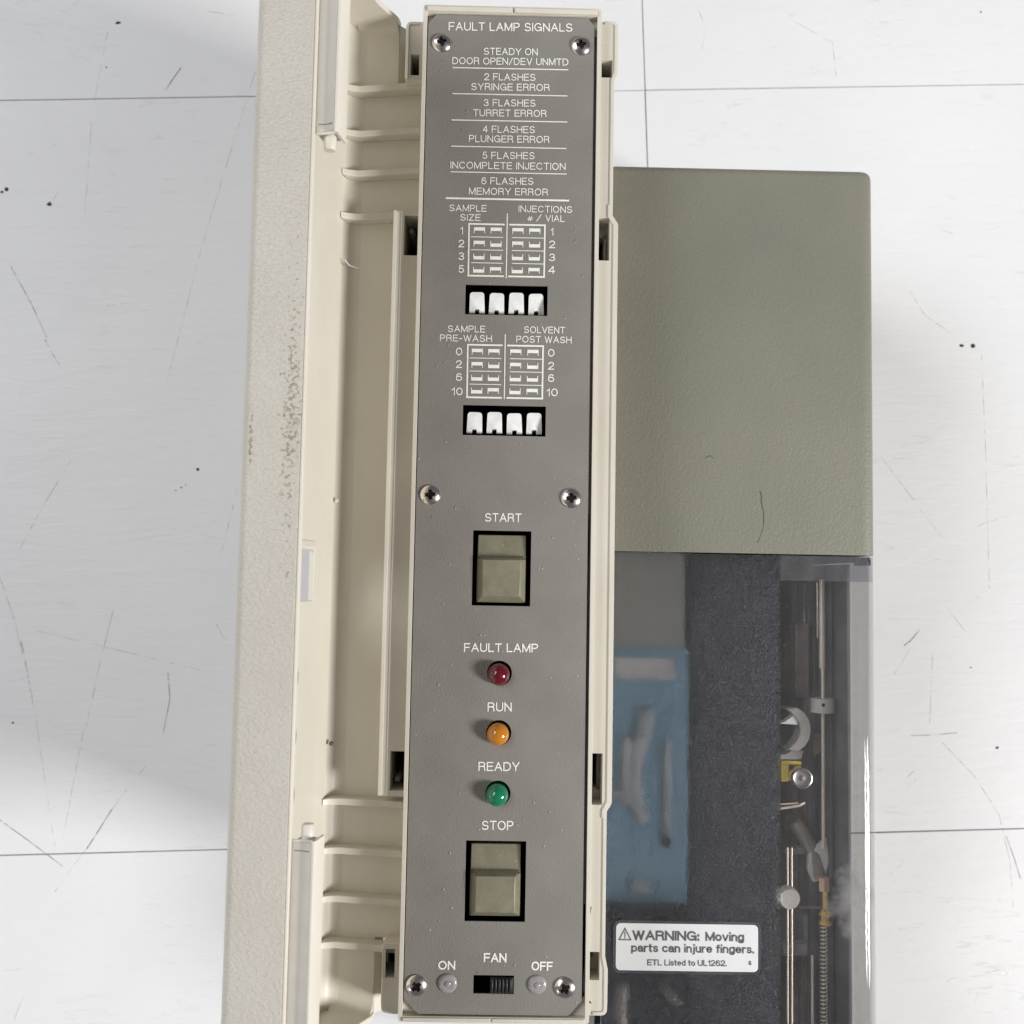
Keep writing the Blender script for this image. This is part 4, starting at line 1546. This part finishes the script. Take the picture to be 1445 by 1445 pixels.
# C shaped hook with a foot
cx, cy = P(1098, 1029, -230)
ptsO = []
for q in range(-58, 66, 6):
    a = math.radians(q)
    ptsO.append((cx + 53 * math.cos(a) ** 0.75, cy + 40 * math.sin(a)))
ptsI = [(p[0] - 17 - 5 * abs((p[1] - cy) / 40), cy + (p[1] - cy) * 0.97) for p in reversed(ptsO)]
mb = MB().slab(ptsO + ptsI, -262, -228)
mb.build("hook", 'hook_grey', root, bevel=2.5, seg=3)
mb = MB()
mb.slab([P(1100, 1072, -236), P(1131, 1072, -236), P(1135, 1060, -236), P(1120, 1056, -236), P(1110, 1064, -236), P(1100, 1066, -236)], -262, -237)
mb.build("hook_foot", 'hook_grey', root, bevel=1.5)
mb = MB()
mb.slab([P(1146, 1035, -262), P(1168, 1035, -262), P(1163, 1046, -262), P(1158, 1062, -262), P(1148, 1068, -262)], -275, -262)
mb.build("wedge_guide", 'brown_metal', root, bevel=1.5)
mb = MB()
mb.slab([P(1100, 1021, -232), P(1127, 1023, -232), P(1122, 1008, -232), P(1108, 1018, -232)], -250, -232)
mb.build("hook_tab", 'label', root, bevel=0.8)
pbox(1103, 1131, 1074, 1079, -238, 10, "yellow_clamp", 'yellow', 0.6)
pbox(1103, 1113, 1079, 1103, -238, 10, "yellow_clamp", 'yellow', 0.6)
xk, yk = P(1132.5, 1098.5, -215)
mb = MB().lathe([(15.5, -30), (17, -28), (17, -1.5), (16.2, 0), (14.6, 0.4), (13.6, -1.6), (8, -3.2), (3, -2.4), (0.6, -2.0)], 40, (xk, yk, -215))
mb.build("thumb_screw", 'steel', root, smooth=True, angle=40)
mb = MB()
q = [(*P(1100, 1141, -236), -236), (*P(1128, 1137, -236), -236), (*P(1135, 1132, -236), -232)]
mb.tube(q, 2.2, 8)
q = [(*P(1100, 1135, -236), -236), (*P(1127, 1133, -236), -236)]
mb.tube(q, 1.2, 8)
mb.build("spring_clip", 'rod', root, smooth=True)
# milky syringe flange and its nut
mb = MB()
q = [(*P(1124, 1160, -270), -274), (*P(1138, 1184, -262), -266), (*P(1150, 1208, -256), -260), (*P(1156, 1238, -254), -256)]
mb.tube(q, 12, 16)
mb.build("syringe_flange", 'brown_metal', root, smooth=True)
xf, _ = P(1150, 1180, -246)
mb = MB()
mb.slab([P(1141, 1205, -250), P(1168, 1182, -250), P(1171, 1215, -250), P(1166, 1240, -250), P(1148, 1246, -250), P(1140, 1228, -250)], -262, -250)
mb.build("flange_plate", 'milky', root, bevel=3, seg=3)
rod(1163, 1238, 1257, ZR + 2, 9.0, 'copper', "union_nut", 6)
rod(1164.5, 1256, 1283, ZR + 4, 4.6, 'brass', "brass_fitting", 14)
rod(1164.5, 1284, 1301, ZR + 2, 7.0, 'brass', "brass_fitting", 6)
rod(1164.5, 1288, 1292, ZR + 2, 10.0, 'brass', "brass_fitting", 16)
rod(1165, 1300, 1304, ZR + 2, 11.0, 'brass', "brass_fitting", 16)
# coil spring
xs_, ys0 = P(1162.5, 1306, ZR)
_, ys1 = P(1162.5, 1500, ZR)
turns = 34
pts = []
for i in range(turns * 12):
    a = 2 * math.pi * i / 12
    pts.append((xs_ + 5.0 * math.cos(a), ys0 + (ys1 - ys0) * i / (turns * 12), ZR + 5.0 * math.sin(a)))
mb = MB()
mb.tube(pts, 1.15, 5)
mb.build("coil_spring", 'spring', root, smooth=True, angle=80)
rod(1162.5, 1304, 1500, ZR, 1.8, 'brown_metal', "spring_core")
rod(1111.5, 1196, 1500, -228, 1.5, 'rod', "guide_rod")
rod(1117.5, 1196, 1500, -228, 1.6, 'rod', "guide_rod")
rod(1146.5, 1348, 1500, -240, 2.2, 'rod', "guide_rod")
# round roller peeking from behind the frosted pane
xr_, yr_ = P(1112, 1266, -222)
mb = MB().lathe([(15, -22), (17, -19), (17, -3), (15, 0), (9, -1.5), (0.6, -1.5)], 32, (xr_, yr_, -212))
mb.build("roller", 'milky', root, smooth=True, angle=40)
pbox(1104, 1140, 1332, 1350, -262, 20, "stop_block", 'hook_grey', 3)
pbox(1134, 1141, 1290, 1345, -280, 30, "carriage_block", 'hook_grey', 2)
pbox(1106, 1128, 1150, 1172, -300, 12, "sensor_block", 'brown_metal', 2)
pbox(1106, 1146, 1196, 1206, -290, 20, "cross_bar", 'hook_grey', 2)
pbox(1122, 1150, 880, 985, -300, 20, "carriage_block", 'brown_metal', 3)
pbox(1130, 1142, 1310, 1400, -310, 30, "carriage_block", 'brown_metal', 2)
pbox(1128, 1178, 1279, 1283, -246, 6, "cross_bar", 'brown_metal', 0.8)
